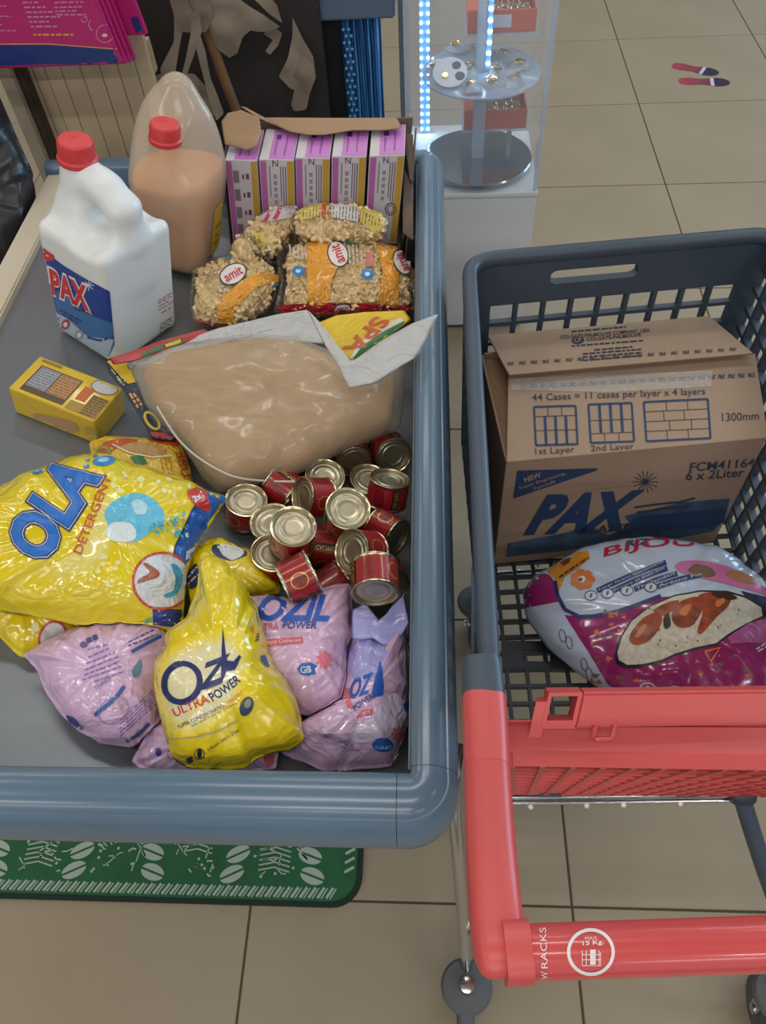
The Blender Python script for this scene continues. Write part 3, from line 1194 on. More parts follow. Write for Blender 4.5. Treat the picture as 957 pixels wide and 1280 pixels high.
strokes('weight_mark', [[(727, 1188), (727, 1206), (750, 1206), (750, 1190)], [(727, 1193), (750, 1193)], [(727, 1199), (750, 1199)], [(732, 1188), (732, 1206)], [(748, 1188), (748, 1206)]], 1.0, HBV, WHT, cart)

# ================================================================== CARDBOARD CARTON IN THE TROLLEY
M_kraft = mat('kraft_board', srgb(160, 137, 116), rough=0.75, var=0.06, vscale=9, bump=0.05, bscale=200)
M_kraft_in = mat('kraft_board_inside', srgb(150, 116, 86), rough=0.8, var=0.06)
INK = ink(28, 58, 98, 0.6)
INK2 = ink(52, 58, 74, 0.6)
BZ0 = .4600
b0 = at(617, 705, BZ0)
b1 = at(891, 679, BZ0)
bx = thing('cardboard_carton', (b0 + b1) / 2, 'brown cardboard carton with blue print standing in the trolley', 'carton')
ex = (b1 - b0).normalized()
BL = (b1 - b0).length
ey = Vector((-ex.y, ex.x, 0))
BD, BHt = .236, .274
ez = Vector((0, 0, 1))
def bp(u, v, wz):
    return b0 + ex * (u * BL) + ey * (v * BD) + ez * wz
def board(name, pts, th, inward, material):
    P = [Vector(p) for p in pts]
    return hexa(name, [p + inward * th for p in P] + P, material, bx, .0007, 1)
TB = .004
fwall = board('carton_panel', [bp(0, 0, 0), bp(1, 0, 0), bp(1, 0, BHt), bp(0, 0, BHt)], TB, ey, M_kraft)
board('carton_panel', [bp(0, 0.018, 0), bp(0, 1, 0), bp(0, 1, BHt - .004), bp(0, 0.018, BHt - .004)], TB, ex, M_kraft)
board('carton_panel', [bp(1, 0.018, 0), bp(1, 1, 0), bp(1, 1, BHt - .004), bp(1, 0.018, BHt - .004)], TB, -ex, M_kraft)
board('carton_panel', [bp(0.012, 1, 0), bp(.988, 1, 0), bp(.988, 1, BHt), bp(0.012, 1, BHt)], TB, -ey, M_kraft)
board('carton_panel', [bp(.012, .018, .004), bp(.988, .018, .004), bp(.988, .982, .004), bp(.012, .982, .004)], .003, -ez, M_kraft)
# side flaps folded down inside
board('carton_flap', [bp(.012, .03, BHt - .008), bp(.30, .03, BHt - .012), bp(.30, .97, BHt - .012), bp(.012, .97, BHt - .008)], .003, -ez, M_kraft_in)
board('carton_flap', [bp(.988, .03, BHt - .008), bp(.70, .03, BHt - .012), bp(.70, .97, BHt - .012), bp(.988, .97, BHt - .008)], .003, -ez, M_kraft_in)
f0, f1 = bp(0, -.004, BHt + .001), bp(1, -.004, BHt + .001)
g0, g1 = at(635, 470, BZ0 + BHt + .028), at(957, 456, BZ0 + BHt + .028)
g1 = g0 + (f1 - f0)
fflap = board('carton_flap', [f0, f1, g1, g0], .004, -ez, M_kraft)
k0, k1 = at(609, 419, BZ0 + BHt + .004), at(908, 400, BZ0 + BHt + .004)
h0, h1 = at(636, 468, BZ0 + BHt + .047), at(941, 441, BZ0 + BHt + .047)
k1 = k0 + (h1 - h0)
bflap = board('carton_flap', [h0, h1, k1, k0], .004, -ez, M_kraft)
FV, FFV, BFV = bvh_of(fwall), bvh_of(fflap), bvh_of(bflap)
# corrugated edge of the raised flap
cor = []
for i in range(130):
    a = h0.lerp(h1, i / 130) - ez * (.0008 if i % 2 else .0032) - ey * .0006
    b = h0.lerp(h1, (i + 1) / 130) - ez * (.0032 if i % 2 else .0008) - ey * .0006
    cor.append(bar_geo(a, b, ez, ey, .0006, .001))
V_, F_ = merge(cor)
mesh_obj('corrugation', V_, F_, ink(120, 92, 66, .8), bx, smooth=False)
def fl(u0, v0, u1, v1):
    pass
# raised flap print
text('COLGATE-PALMOLIVE COMPANY, USA', (700, 425), (812, 416), 5, BFV, INK2, bx, bold=.01)
patch('logo_roundel', ellipse(722, 426, 8, 4.5, -4), BFV, INK2, bx)
text('CP', (717.5, 428.5), (726.5, 428), 5, BFV, M_kraft, bx, bold=.02, eps=.0014)
text('COLGATE-PALMOLIVE', (733, 427), (801, 421), 4.2, BFV, INK2, bx, bold=.01)
tiny_lines([((714, 415), (782, 409)), ((714, 433), (806, 426)), ((742, 438), (790, 434)), ((728, 443), (802, 437)), ((728, 447), (803, 441)), ((729, 451), (801, 445))], BFV, INK2, bx, 1.8)
for i in range(20):
    x = 634 + i * 14.6
    y = 457.5 - i * .95
    text('PAX', (x, y), (x + 8.5, y - .5), 4.0, BFV, INK2, bx, bold=.03, shear=.3)
# front flap print
for i in range(25):
    x = 650 + i * 12.35
    y = 486.5 - i * .62
    text('PAX', (x, y), (x + 9, y - .5), 5.2, FFV, INK, bx, bold=.03, shear=.3)
text('44 Cases = 11 cases per layer x 4 layers', (665, 504), (881, 496), 11, FFV, INK2, bx, bold=.006)
def pallet(o, u, v, vert, horiz, nm, thick=()):
    """o: top-left, u: across, v: down"""
    P = lambda a, b: (o[0] + u[0] * a + v[0] * b, o[1] + u[1] * a + v[1] * b)
    strokes('pallet_diagram', [[P(0, 0), P(1, 0)], [P(1, 0), P(1, 1)], [P(1, 1), P(0, 1)], [P(0, 1), P(0, 0)]], 2.6, FFV, INK, bx)
    strokes('pallet_diagram', [[P(*a), P(*b)] for a, b in horiz], 0.9, FFV, INK2, bx)
    if thick:
        strokes('pallet_diagram', [[P(*a), P(*b)] for a, b in thick], 3.4, FFV, INK, bx)
pallet((667, 509), (52, -1.5), (2.5, 48), (), [((0, .25), (1, .25)), ((0, .62), (1, .62)), ((.33, 0), (.33, .25)), ((.66, 0), (.66, .25))], 'a',
       [((.25, .25), (.25, 1)), ((.5, .25), (.5, 1)), ((.75, .25), (.75, 1))])
pallet((735, 506), (54, -2), (3, 48), (), [((0, .42), (1, .42)), ((0, .76), (1, .76)), ((.33, .76), (.33, 1)), ((.66, .76), (.66, 1))], 'b',
       [((.25, 0), (.25, .74)), ((.5, 0), (.5, .74)), ((.75, 0), (.75, .74))])
pallet((804, 503), (80, -4), (3.5, 49), (), [((0, .25), (1, .25)), ((0, .5), (1, .5)), ((0, .75), (1, .75)), ((.35, 0), (.35, .25)), ((.68, 0), (.68, .25)), ((.3, .25), (.3, .5)),
       ((.62, .25), (.62, .5)), ((.38, .5), (.38, .75)), ((.72, .5), (.72, .75)), ((.33, .75), (.33, 1)), ((.66, .75), (.66, 1))], 'c')
text('1st Layer', (669, 571), (718, 568), 10, FFV, INK2, bx, bold=.005)
text('2nd Layer', (738, 567), (792, 564), 10, FFV, INK2, bx, bold=.005)
text('1300mm', (902, 527), (948, 525), 10, FFV, INK2, bx, bold=.005)
# clear tape across the front flap
M_tape = mat('clear_tape', srgb(225, 225, 222), rough=0.07, trans=0.66, crinkle=0.35, cscale=50, spec=1.0)
patch('clear_tape', [(637, 474), (760, 470), (890, 464), (888, 484), (760, 491), (639, 488)], FFV, M_tape, bx, eps=.0022)
# front panel print
patch('blue_corner', [(646, 588), (747, 585), (745, 588), (641, 623)], FV, INK, bx)
KR = ink(160, 137, 116, .7)
text('NEW', (656, 602), (676, 595), 6, FV, KR, bx, bold=.03, eps=.0016)
text('Super Degreasing', (649, 612), (706, 593), 4.4, FV, KR, bx, eps=.0016, bold=.012)
text('Formula', (668, 612), (694, 602), 4.2, FV, KR, bx, eps=.0016, bold=.012)
patch('blue_swash', [(634, 679), (700, 667), (800, 640), (850, 628), (912, 623), (905, 650), (890, 664), (850, 672), (760, 680), (690, 690), (632, 696)], FV, mat('faded_blue_ink', srgb(58, 82, 108), rough=.7, var=.35, vscale=40), bx, eps=.0005)
patch('blue_swash', [(800, 645), (860, 640), (908, 636), (904, 652), (888, 660), (800, 664), (770, 668), (780, 655)], FV, INK, bx, eps=.0008)
strokes('blue_swash', [[(792, 634), (820, 630), (850, 627), (868, 622)], [(795, 640), (830, 636), (862, 632)]], 2.2, FV, INK2, bx, eps=.0011)
patch('kraft_halo', [(668, 668), (676, 630), (684, 621), (705, 618), (728, 621), (738, 612), (800, 606), (792, 618), (772, 634), (788, 656), (760, 668), (735, 656), (712, 664), (694, 668)], FV, M_kraft, bx, eps=.0008)
text('PAX', (659, 665), (772, 659), (26, -44), FV, INK, bx, bold=.055, eps=.0014)
text('CLASSIC', (722, 668), (799, 661), 9, FV, INK2, bx, bold=.02, shear=.25, eps=.0013)
strokes('star', [[(806, 602), (806 + 16 * math.cos(a), 602 + 14 * math.sin(a))] for a in [i * math.pi / 7 for i in range(14)]], 1.0, FV, INK2, bx)
patch('star', ellipse(806, 602, 4, 3.5), FV, INK2, bx)
text('FCM41164', (861, 589), (943, 583), 10.5, FV, INK2, bx, bold=.010, shear=.2)
text('6 x 2Liter', (857, 600), (930, 595), 10.5, FV, INK2, bx, bold=.010, shear=.2)

# ================================================================== WHITE BLEACH JUG
def mat_frame(o, a, b, c):
    M4 = Matrix((a, b, c)).transposed().to_4x4()
    M4.translation = o
    return M4
M_hdpe = mat('white_hdpe', srgb(226, 228, 226), rough=0.38, sub=0.12, bump=0.02, bscale=300)
M_cap = mat('red_cap', srgb(214, 62, 64), rough=0.4)
def ridged_cap(parent, o, ax, r, h):
    a, b = frame_of(ax)
    prof_ = [(r * 1.06, 0), (r * 1.08, .001), (r * 1.08, .006), (r * 1.03, .0072), (r * 1.0, .0085), (r * .97, h * .8), (r * .93, h * .93), (r * .84, h), (r * .3, h), (r * .06, h + .0006), (0, h + .0012)]
    seg = 72
    V, Fc = [], []
    for i, (rr, z) in enumerate(prof_):
        for k in range(seg):
            t = 2 * math.pi * k / seg
            q = rr * (1 - (.018 if (k % 2 and 3 < i < 7) else 0))
            V.append(o + ax * z + (a * math.cos(t) + b * math.sin(t)) * q)
    for i in range(len(prof_) - 1):
        for k in range(seg):
            k2 = (k + 1) % seg
            Fc.append((i * seg + k, i * seg + k2, (i + 1) * seg + k2, (i + 1) * seg + k))
    bm = bmesh.new()
    vs = [bm.verts.new(v) for v in V]
    for f in Fc:
        bm.faces.new([vs[i] for i in f])
    bmesh.ops.remove_doubles(bm, verts=bm.verts, dist=1e-6)
    return bm_obj('screw_cap', bm, M_cap, parent, angle=30)

def white_jug():
    A, B = F(70, 414), F(146, 463)
    e1 = (B - A).normalized()
    e2 = TN.cross(e1).normalized()
    L, W = (B - A).length, .140
    o = A + e1 * (L / 2) + e2 * (W / 2) + TN * .001
    t = thing('bleach_jug', o, 'white plastic jug with red cap and blue label on the counter', 'jug')
    M4 = mat_frame(o, e1, e2, TN)
    hL, hW = L / 2, W / 2
    xc = -hL + .030
    def sdf(X, Y, Z):
        d = sd_rbox(X, Y, Z, (0, 0, .100), (hL, hW, .100), .016)
        # roof sloping up from the long sides to the ridge
        roof = sd_rbox(X, Y, Z, (-.004, 0, .17), (hL - .006, .030, .062), .024)
        d = smin(d, roof, .03)
        # neck cone
        k = np.clip((Z - .19) / (.280 - .19), 0, 1)
        rr = .036 * (1 - k) + .0215 * k
        cone = np.sqrt((X - xc) ** 2 + (Y * .95) ** 2) - rr
        d = smin(d, smax(cone * .85, np.maximum(.13 - Z, Z - .284), .005), .022)
        # scoop under the handle from both long sides, open in the middle
        for s_ in (-1, 1):
            sc_ = sd_ell(X, Y, Z, (xc + .058, s_ * (hW - .002), .224), (.033, .062, .034))
            d = smax(d, -sc_, .012)
        hole = sd_rbox(X, Y, Z, (xc + .058, 0, .218), (.024, .2, .017), .016)
        d = smax(d, -hole, .008)
        # handle bar over the scoop
        P = [(xc + .008, 0, .245), (xc + .032, 0, .256), (.016, 0, .252), (hL - .022, 0, .236), (hL - .019, 0, .19)]
        R = [.018, .0170, .0172, .0185, .0205]
        hnd = None
        for i in range(4):
            q = sd_caps(X, Y * .80, Z, P[i], P[i + 1], R[i], R[i + 1])
            hnd = q if hnd is None else smin(hnd, q, .014)
        return smax(smin(d, hnd, .012), -Z, .004)
    j = sdf_obj('jug_body', sdf, (-hL - .03, -hW - .012, -.008), (hL + .012, hW + .012, .30), .0028, M4, M_hdpe, t)
    ridged_cap(t, M4 @ Vector((xc, 0, .272)), TN, .0245, .030)
    BV = bvh_of(j)
    # label wrapped on the long side
    lab = [(47.5, 302), (60, 317), (80, 332), (105, 347), (137, 364), (140, 395), (143, 430), (136, 446), (105, 431), (76, 413), (66, 396), (56, 350)]
    patch('label', lab, BV, ink(34, 66, 148), t, .0006, 5)
    patch('label_wave', [(58, 360), (80, 366), (110, 392), (141, 404), (143, 430), (136, 446), (105, 431), (76, 413), (66, 396)], BV, ink(66, 112, 168), t, .0009, 5)
    patch('label_wave', [(63, 385), (85, 398), (110, 420), (142, 424), (136, 446), (105, 431), (76, 413), (66, 396)], BV, ink(176, 192, 208), t, .0012, 5)
    strokes('label_wave', [[(110, 421), (125, 425), (142, 421)]], 3.0, BV, ink(40, 72, 140), t, .0015)
    patch('red_flash', [(47.5, 302), (58, 312), (68, 319), (68, 325), (60, 326), (52, 322)], BV, ink(206, 62, 62), t, .0012, 5)
    tiny_lines([((51, 309), (60, 315)), ((53, 315), (64, 321))], BV, ink(235, 205, 205), t, 1.4, .0016)
    text('PAX', (66, 366), (112, 388), (-4, -31), BV, ink(236, 232, 232), t, bold=.075, eps=.0013, maxedge=5)
    text('PAX', (67, 365.5), (111, 387), (-4, -29.5), BV, ink(208, 44, 52), t, bold=.035, eps=.0019, maxedge=5)
    text('CLASSIC', (93, 386), (117, 394), 4.5, BV, ink(24, 34, 70), t, bold=.01, eps=.0015, maxedge=5)
    for x, y, r, c in ((66, 388, 5, (190, 120, 110)), (83, 405, 6.5, (176, 70, 80)), (100, 418, 6.5, (150, 150, 168))):
        patch('label_icon', ellipse(x, y, r * .8, r, 20), BV, ink(*c), t, .0016, 5)
        patch('label_icon', ellipse(x, y, r * .4, r * .5, 20), BV, ink(226, 226, 230), t, .002, 5)
    tiny_lines([((76, 387), (104, 402)), ((78, 392), (100, 404))], BV, ink(30, 44, 96), t, 1.3, .0016)
    strokes('sparkle', [[(112, 356), (112 + 7 * math.cos(a), 356 + 7 * math.sin(a))] for a in [i * .785 for i in range(8)]], .9, BV, ink(220, 226, 240), t, .0016)
    # warnings on the end face
    tiny_lines([((197, 376), (220, 362)), ((197, 379), (222, 365)), ((198, 383), (222, 369)), ((198, 387), (220, 374))], BV, ink(190, 110, 105), t, 1.2)
    tiny_lines([((201, 391), (218, 381)), ((200, 405), (222, 392)), ((199, 409), (222, 395)), ((199, 412), (223, 398)), ((199, 416), (223, 402)), ((198, 420), (224, 405)), ((198, 424), (224, 409))], BV, ink(110, 110, 112), t, 1.2)
    return t
white_jug()

# ================================================================== COOKING OIL JUG
def oil_jug():
    M_shell = mat('clear_pet', srgb(226, 212, 190), rough=0.16, trans=0.52, spec=0.8)
    M_oil = mat('cooking_oil', srgb(232, 142, 36), rough=0.3)
    cap0 = F(207, 176, .232)
    e1 = Vector((.16, .985, 0))
    e1 = (e1 - TN * e1.dot(TN)).normalized()
    e2 = TN.cross(e1).normalized()
    W, L = .120, .116
    hL, hW = L / 2, W / 2
    o = cap0 - TN * .232 + e1 * .030 + TN * .001
    t = thing('oil_jug', o, 'clear jug of amber cooking oil with red cap behind the white jug', 'jug')
    M4 = mat_frame(o, e1, e2, TN)
    xc = -.030
    def shape(X, Y, Z, off):
        d = sd_rbox(X, Y, Z, (0, 0, .092), (hL, hW, .092), .03)
        k = np.clip((Z - .15) / (.240 - .15), 0, 1)
        cone = np.sqrt((X - xc) ** 2 + Y ** 2) - (.025 * (1 - k) + .021 * k)
        d = smin(d, sd_ell(X, Y, Z, (-.012, 0, .160), (.045, .057, .058)), .03)
        d = smin(d, smax(cone * .95, np.maximum(.12 - Z, Z - .240), .005), .02)
        # humped back rising into the moulded handle
        d = smin(d, sd_ell(X, Y, Z, (.024, 0, .150), (.038, .060, .105)), .04)
        d = smin(d, sd_ell(X, Y, Z, (.026, 0, .215), (.028, .049, .062)), .04)
        d = smin(d, sd_caps(X, Y, Z, (.016, 0, .22), (.030, 0, .286), .022, .012), .03)
        return smax(d, -Z, .004) + off
    lo, hi = (-hL - .035, -hW - .03, -.008), (hL + .03, hW + .03, .322)
    s = sdf_obj('jug_shell', lambda X, Y, Z: shape(X, Y, Z, 0), lo, hi, .0032, M4, M_shell, t)
    # liquid stands level: its surface is flat in the room, not square to the jug
    lvl = (M4 @ Vector((-.03, 0, .166))).z
    ti = M4.to_3x3().transposed() @ Vector((0, 0, 1))
    z0 = o.z
    def oil(X, Y, Z):
        wz = z0 + X * ti.x + Y * ti.y + Z * ti.z
        return np.maximum(shape(X, Y, Z, .0035), wz - lvl)
    sdf_obj('cooking_oil', oil, lo, hi, .0032, M4, M_oil, t)
    ridged_cap(t, M4 @ Vector((xc, 0, .231)), TN, .0235, .028)
    BV = bvh_of(s)
    patch('yellow_label', [(268, 262), (281, 245), (284, 300), (274, 330), (262, 340), (264, 300)], BV, ink(222, 186, 40), t, .001, 5)
    tiny_lines([((268, 285), (280, 270)), ((268, 295), (280, 280)), ((266, 305), (279, 290))], BV, ink(120, 100, 40), t, 1.5, .0016)
oil_jug()

# ================================================================== CASE OF PINK AND WHITE BOXES
UPB = Vector((math.sin(math.radians(6.5)), 0, math.cos(math.radians(6.5))))
BOXH = .165
BOXT = .944
M_card = mat('white_card', srgb(205, 198, 204), rough=0.5)
M_pinkc = ink(186, 104, 172)
M_gold = ink(196, 154, 62)
front = [((281, 200), (322, 200.5)), ((323.5, 199), (368, 200)), ((369, 197), (413, 197.7)), ((414.5, 195.5), (459, 195.4)), ((461.5, 195), (507, 193.5))]
wheres = ['leftmost pink and white box in the case, beside the oil jug', 'second pink and white box counting from the oil jug',
          'middle one of the five pink and white boxes in the case', 'fourth pink and white box counting from the oil jug',
          'last pink and white box, against the case wall by the rim']
xb, yb0 = [], []
for i, (l, r) in enumerate(front):
    a, b = at(l[0], l[1], BOXT), at(r[0], r[1], BOXT)
    b = a + (b - a).normalized() * ((b - a).length - .0016)
    wv = (b - a)
    dv = Vector((0, .098, 0))
    lo = [a - UPB * BOXH, b - UPB * BOXH, b + dv - UPB * BOXH, a + dv - UPB * BOXH]
    lift = max(fz(p.x) + .006 - p.z for p in lo)
    lo = [p + Vector((0, 0, max(0, fz(p.x) + .006 - p.z))) for p in lo]
    hi = [a, b, b + dv, a + dv]
    xb += [a.x, b.x]
    yb0 += [a.y, b.y]
    t = thing('grocery_box', (lo[0] + lo[2]) / 2, wheres[i], 'box', 'pink and white boxes in the open case')
    bo = hexa('box_body', lo + hi, M_card, t, .0008, 1)
    BV = bvh_of(bo)
    fx = lambda u, v: (lo[0].lerp(lo[1], u)).lerp(hi[0].lerp(hi[1], u), v) + Vector((0, -.0006, 0))
    tz = lambda u, v: a + wv * u + dv * v + UPB * .0006
    def quad(nm, f, u0, v0, u1, v1, m, e=0):
        off = Vector((0, -e, 0)) if f is fx else UPB * e
        mesh_obj(nm, [f(u0, v0) + off, f(u1, v0) + off, f(u1, v1) + off, f(u0, v1) + off], [(0, 1, 2, 3)], m, t, smooth=False)
    quad('pink_stripe', fx, .03, .03, .20, .985, M_pinkc)
    quad('gold_stripe', fx, .80, .03, .985, .985, M_gold)
    quad('pink_panel', tz, .28, .02, .985, .97, ink(196, 122, 196))
    if i == 0:
        for k in range(4):
            quad('grey_picture', fx, .22, .16 + k * .2, .40, .29 + k * .2, ink(132, 120, 128))
            quad('tick_mark', fx, .50, .20 + k * .2, .56, .25 + k * .2, ink(110, 60, 80))
            quad('tick_mark', fx, .62, .2 + k * .2, .72, .26 + k * .2, ink(120, 70, 80))
    else:
        for k in range(3):
            quad('fine_print', fx, .60 + .07 * k, .55 - .04 * k, .625 + .07 * k, .93, ink(96, 92, 100))
        quad('fine_print', fx, .28, .60, .31, .93, ink(130, 124, 134))
        x0_, y0_ = l[0] + (r[0] - l[0]) * .38, l[1] + 18
        text('N', (x0_, y0_ - 9), (x0_ + 7, y0_ - 9), 8, BV, ink(90, 90, 98), t, eps=.001)
        for k in range(5):
            quad('grey_word', fx, .40, .80 - k * .07, .50, .845 - k * .07, ink(150, 146, 154))
    # lettering on the lid
    quad('logo_mark', tz, .38, .62, .52, .78, ink(70, 40, 120), .0004)
    for k in range(4):
        quad('fine_print', tz, .40 + k * .03 + (.22 if k > 1 else 0), .12, .415 + k * .03 + (.22 if k > 1 else 0), .58 + .2 * (k > 1), ink(120, 60, 140), .0004)
    if i in (3, 4):
        ring('round_seal', l[0] + (r[0] - l[0]) * (.58 if i == 4 else .62), 261, 7, 8, 1.3, BV, ink(70, 66, 90), t)
        ring('round_seal', l[0] + (r[0] - l[0]) * (.58 if i == 4 else .62), 261, 4, 5, 1.0, BV, ink(70, 66, 90), t)
BX0, BX1, BY0 = min(xb) - .006, max(xb) + .006, min(yb0)
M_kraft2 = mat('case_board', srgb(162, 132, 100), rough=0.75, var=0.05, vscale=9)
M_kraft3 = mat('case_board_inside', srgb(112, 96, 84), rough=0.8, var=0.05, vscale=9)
cs = thing('open_case', (BX0 + .2, BY0 + .06, fz(-.2)), 'torn open kraft case holding five pink and white boxes', 'carton')
YC = min(max(yb0) + .102, YB - .03)
def wall_hex(name, p, q, th, z1p, z1q, m):
    z0p, z0q = fz(p[0]) + .001, fz(q[0]) + .001
    d = Vector((q[0] - p[0], q[1] - p[1], 0)).normalized()
    n = Vector((-d.y, d.x, 0)) * th
    P = [Vector((p[0], p[1], z0p)), Vector((q[0], q[1], z0q)), Vector((q[0], q[1], z0q)) + n, Vector((p[0], p[1], z0p)) + n]
    T = [Vector((p[0], p[1], z1p)), Vector((q[0], q[1], z1q)), Vector((q[0], q[1], z1q)) + n, Vector((p[0], p[1], z1p)) + n]
    for v in P + T:
        pass
    sh = math.tan(math.radians(6.5))
    T = [Vector((v.x + (v.z - fz(v.x)) * sh, v.y, v.z)) for v in T]
    return hexa(name, P + T, m, cs, .0006, 1)
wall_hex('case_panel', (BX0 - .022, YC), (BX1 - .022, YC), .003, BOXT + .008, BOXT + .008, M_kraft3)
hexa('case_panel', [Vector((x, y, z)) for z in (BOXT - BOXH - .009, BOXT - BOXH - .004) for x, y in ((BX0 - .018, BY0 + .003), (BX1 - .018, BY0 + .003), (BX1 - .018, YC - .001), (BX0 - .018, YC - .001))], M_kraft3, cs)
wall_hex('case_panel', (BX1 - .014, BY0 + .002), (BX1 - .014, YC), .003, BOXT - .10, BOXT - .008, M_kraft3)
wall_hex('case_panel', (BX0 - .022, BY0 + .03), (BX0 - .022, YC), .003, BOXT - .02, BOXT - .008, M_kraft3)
# torn flaps folded over the boxes
def flap(name, pts, h, m, parent, seed, tilt=0.1, z=None, wr=.0015, ce=None, th=.0012, **kw):
    cx_ = ce or (sum(p[0] for p in pts) / len(pts), sum(p[1] for p in pts) / len(pts))
    if z is not None:
        kw.setdefault('normal', Vector((0, 0, 1)))
        kw['pt'] = at(cx_[0], cx_[1], z)
    o, _ = pillow(name, pts, cx_, h, tilt, th, th, m, parent, rings=8, N=90, wr=wr, wf=14, crease=0.0, seam=.99, smooth=0, seed=seed, floor=False, **kw)
    return o
flap('torn_flap', [(326, 147), (420, 147.5), (496, 147), (503, 160), (480, 163), (440, 163), (405, 169), (385, 169), (362, 165), (340, 155)], .182, M_kraft2, cs, 3, wr=.003, z=.955)
flap('torn_flap', [(276, 152), (284, 141), (301, 137), (324, 147), (327, 167), (321, 184), (309, 188.5), (281, 181)], .187, M_kraft2, cs, 5, wr=.004, z=.968, normal=Vector((-.1, -.35, .9)).normalized())
flap('torn_flap', [(300, 133), (306, 134), (330, 147), (345, 157), (325, 149)], .184, M_kraft2, cs, 6, z=.964)
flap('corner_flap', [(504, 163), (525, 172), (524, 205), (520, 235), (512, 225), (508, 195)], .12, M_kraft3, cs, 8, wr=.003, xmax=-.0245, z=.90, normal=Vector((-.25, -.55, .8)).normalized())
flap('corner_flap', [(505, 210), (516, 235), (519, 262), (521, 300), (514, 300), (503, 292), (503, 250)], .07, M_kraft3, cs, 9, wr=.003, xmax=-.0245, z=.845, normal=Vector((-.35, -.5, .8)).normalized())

# ================================================================== MACARONI BAGS
M_film = clear_film('clear_film', 0.8, 24, (.97, .96, .94))
M_maca = mat('macaroni', srgb(240, 212, 158), rough=0.55, var=0.12, vscale=60)
M_maca_in = mat('macaroni_core', srgb(226, 194, 138), rough=0.7, var=0.2, vscale=90)
def elbow_geo(o, a, b, n, ln, r):
    """short bent tube open at both ends"""
    V, Fc = [], []
    seg, st = 7, 4
    for i in range(st + 1):
        t = (i / st - .5)
        c = o + a * (ln * t) + b * (ln * .5 * (t * t * 2))
        d = (a + b * (2 * t)).normalized()
        s1 = n
        s2 = d.cross(n).normalized()
        for k in range(seg):
            w = 2 * math.pi * k / seg
            V.append(c + s1 * (r * math.cos(w)) + s2 * (r * math.sin(w)))
    for i in range(st):
        for k in range(seg):
            k2 = (k + 1) % seg
            Fc.append((i * seg + k, i * seg + k2, (i + 1) * seg + k2, (i + 1) * seg + k))
    return V, Fc
def macaroni_bag(outline, center, h, tilt, tup, tdn, lab, seed, below=(), n=260, bumps=()):
    pt = F(center[0], center[1], h)
    t = thing('macaroni_bag', pt - TN * h, lab, 'pasta bag', 'clear bags of macaroni')
    nor = (TN * (1 - tilt) + tocam(pt) * tilt).normalized()
    film, bv = pillow('film', outline, center, h, tilt, tup, tdn, M_film, t, below=below, ymax=BY0 - .004, wr=.006, wf=22, crease=.004, seam=.94, seed=seed, bumps=bumps)
    core, cb = pillow('pasta_mass', [(center[0] + (x - center[0]) * .87, center[1] + (y - center[1]) * .87) for x, y in outline], center, h, tilt, tup - .0090, max(tdn - .004, .002), M_maca_in, t, below=below, ymax=BY0 - .006, wr=.005, wf=22, crease=0, seam=1.0, seed=seed, rings=12, N=80)
    core['kind'] = 'stuff'
    rnd = random.Random(seed)
    xs = [p[0] for p in outline]
    ys = [p[1] for p in outline]
    parts = []
    tries = 0
    while len(parts) < n and tries < n * 6:
        tries += 1
        x, y = rnd.uniform(min(xs), max(xs)), rnd.uniform(min(ys), max(ys))
        d = ray(x, y).normalized()
        loc, no, _, _ = cb.ray_cast(CAMP, d)
        if loc is None or loc.y > BY0 - .016 or loc.x > XI - .016 or loc.z < fz(loc.x) + .014:
            continue
        if no.dot(d) > 0:
            no = -no
        a, b = frame_of(no)
        w = rnd.uniform(0, 6.28)
        a2 = a * math.cos(w) + b * math.sin(w)
        tl = rnd.uniform(-.5, .5)
        a2 = (a2 + no * tl).normalized()
        n2 = (no - a2 * no.dot(a2)).normalized()
        b2 = a2.cross(n2)
        parts.append(elbow_geo(loc + no * rnd.uniform(-.0004, .0024), a2, b2, n2, rnd.uniform(.012, .0165), .0037))
    V, Fc = merge(parts)
    m = mesh_obj('macaroni', V, Fc, M_maca, t)
    m['kind'] = 'stuff'
    return t, bv
ORG = mat('orange_band', srgb(232, 158, 48), rough=.25, coat=.3, crinkle=.5, cscale=34)
REDB = mat('red_band', srgb(178, 30, 36), rough=.25, coat=.3, crinkle=.5, cscale=34)
def oval_logo(x, y, rx, ry, ang, bv, t, word_dir, eps=.001):
    patch('oval_logo', ellipse(x, y, rx, ry, ang), bv, ink(40, 66, 52), t, eps, 6)
    patch('oval_logo', ellipse(x, y, rx - 1.6, ry - 1.6, ang), bv, ink(226, 214, 208), t, eps + .0005, 6)
    c, s = math.cos(math.radians(word_dir)), math.sin(math.radians(word_dir))
    l = rx * 1.35
    q = ry * .85
    p0 = (x - c * l / 2 - s * q / 2 * -1 * -1, y - s * l / 2 + c * q / 2)
    p0 = (x - c * l / 2 + s * (-q / 2), y - s * l / 2 + c * q / 2)
    text('amit', p0, (p0[0] + c * l, p0[1] + s * l), q, bv, ink(190, 44, 60), t, bold=.02, eps=eps + .001, maxedge=5)
m5, m5v = macaroni_bag([(484, 296), (500, 288), (518, 284), (528, 287), (528, 330), (527, 372), (515, 385), (490, 380)], (508, 335), .03, .25, .02, .04,
                       'bag of macaroni wedged against the rim, mostly behind the large front bag', 55, n=70)
patch('red_band', [(520, 284), (528, 286), (528, 380), (519, 380)], m5v, REDB, m5, .0008)
oval_logo(524, 298, 5, 3.6, -60, m5v, m5, -60)
m4, m4v = macaroni_bag([(362, 286), (370, 262), (398, 253), (440, 255), (478, 266), (487, 280), (482, 299), (440, 302), (390, 301), (368, 298)], (426, 279), .132, .60, .020, .12,
                       'bag of macaroni with yellow nutrition panel, right in front of the boxes', 44, n=150)
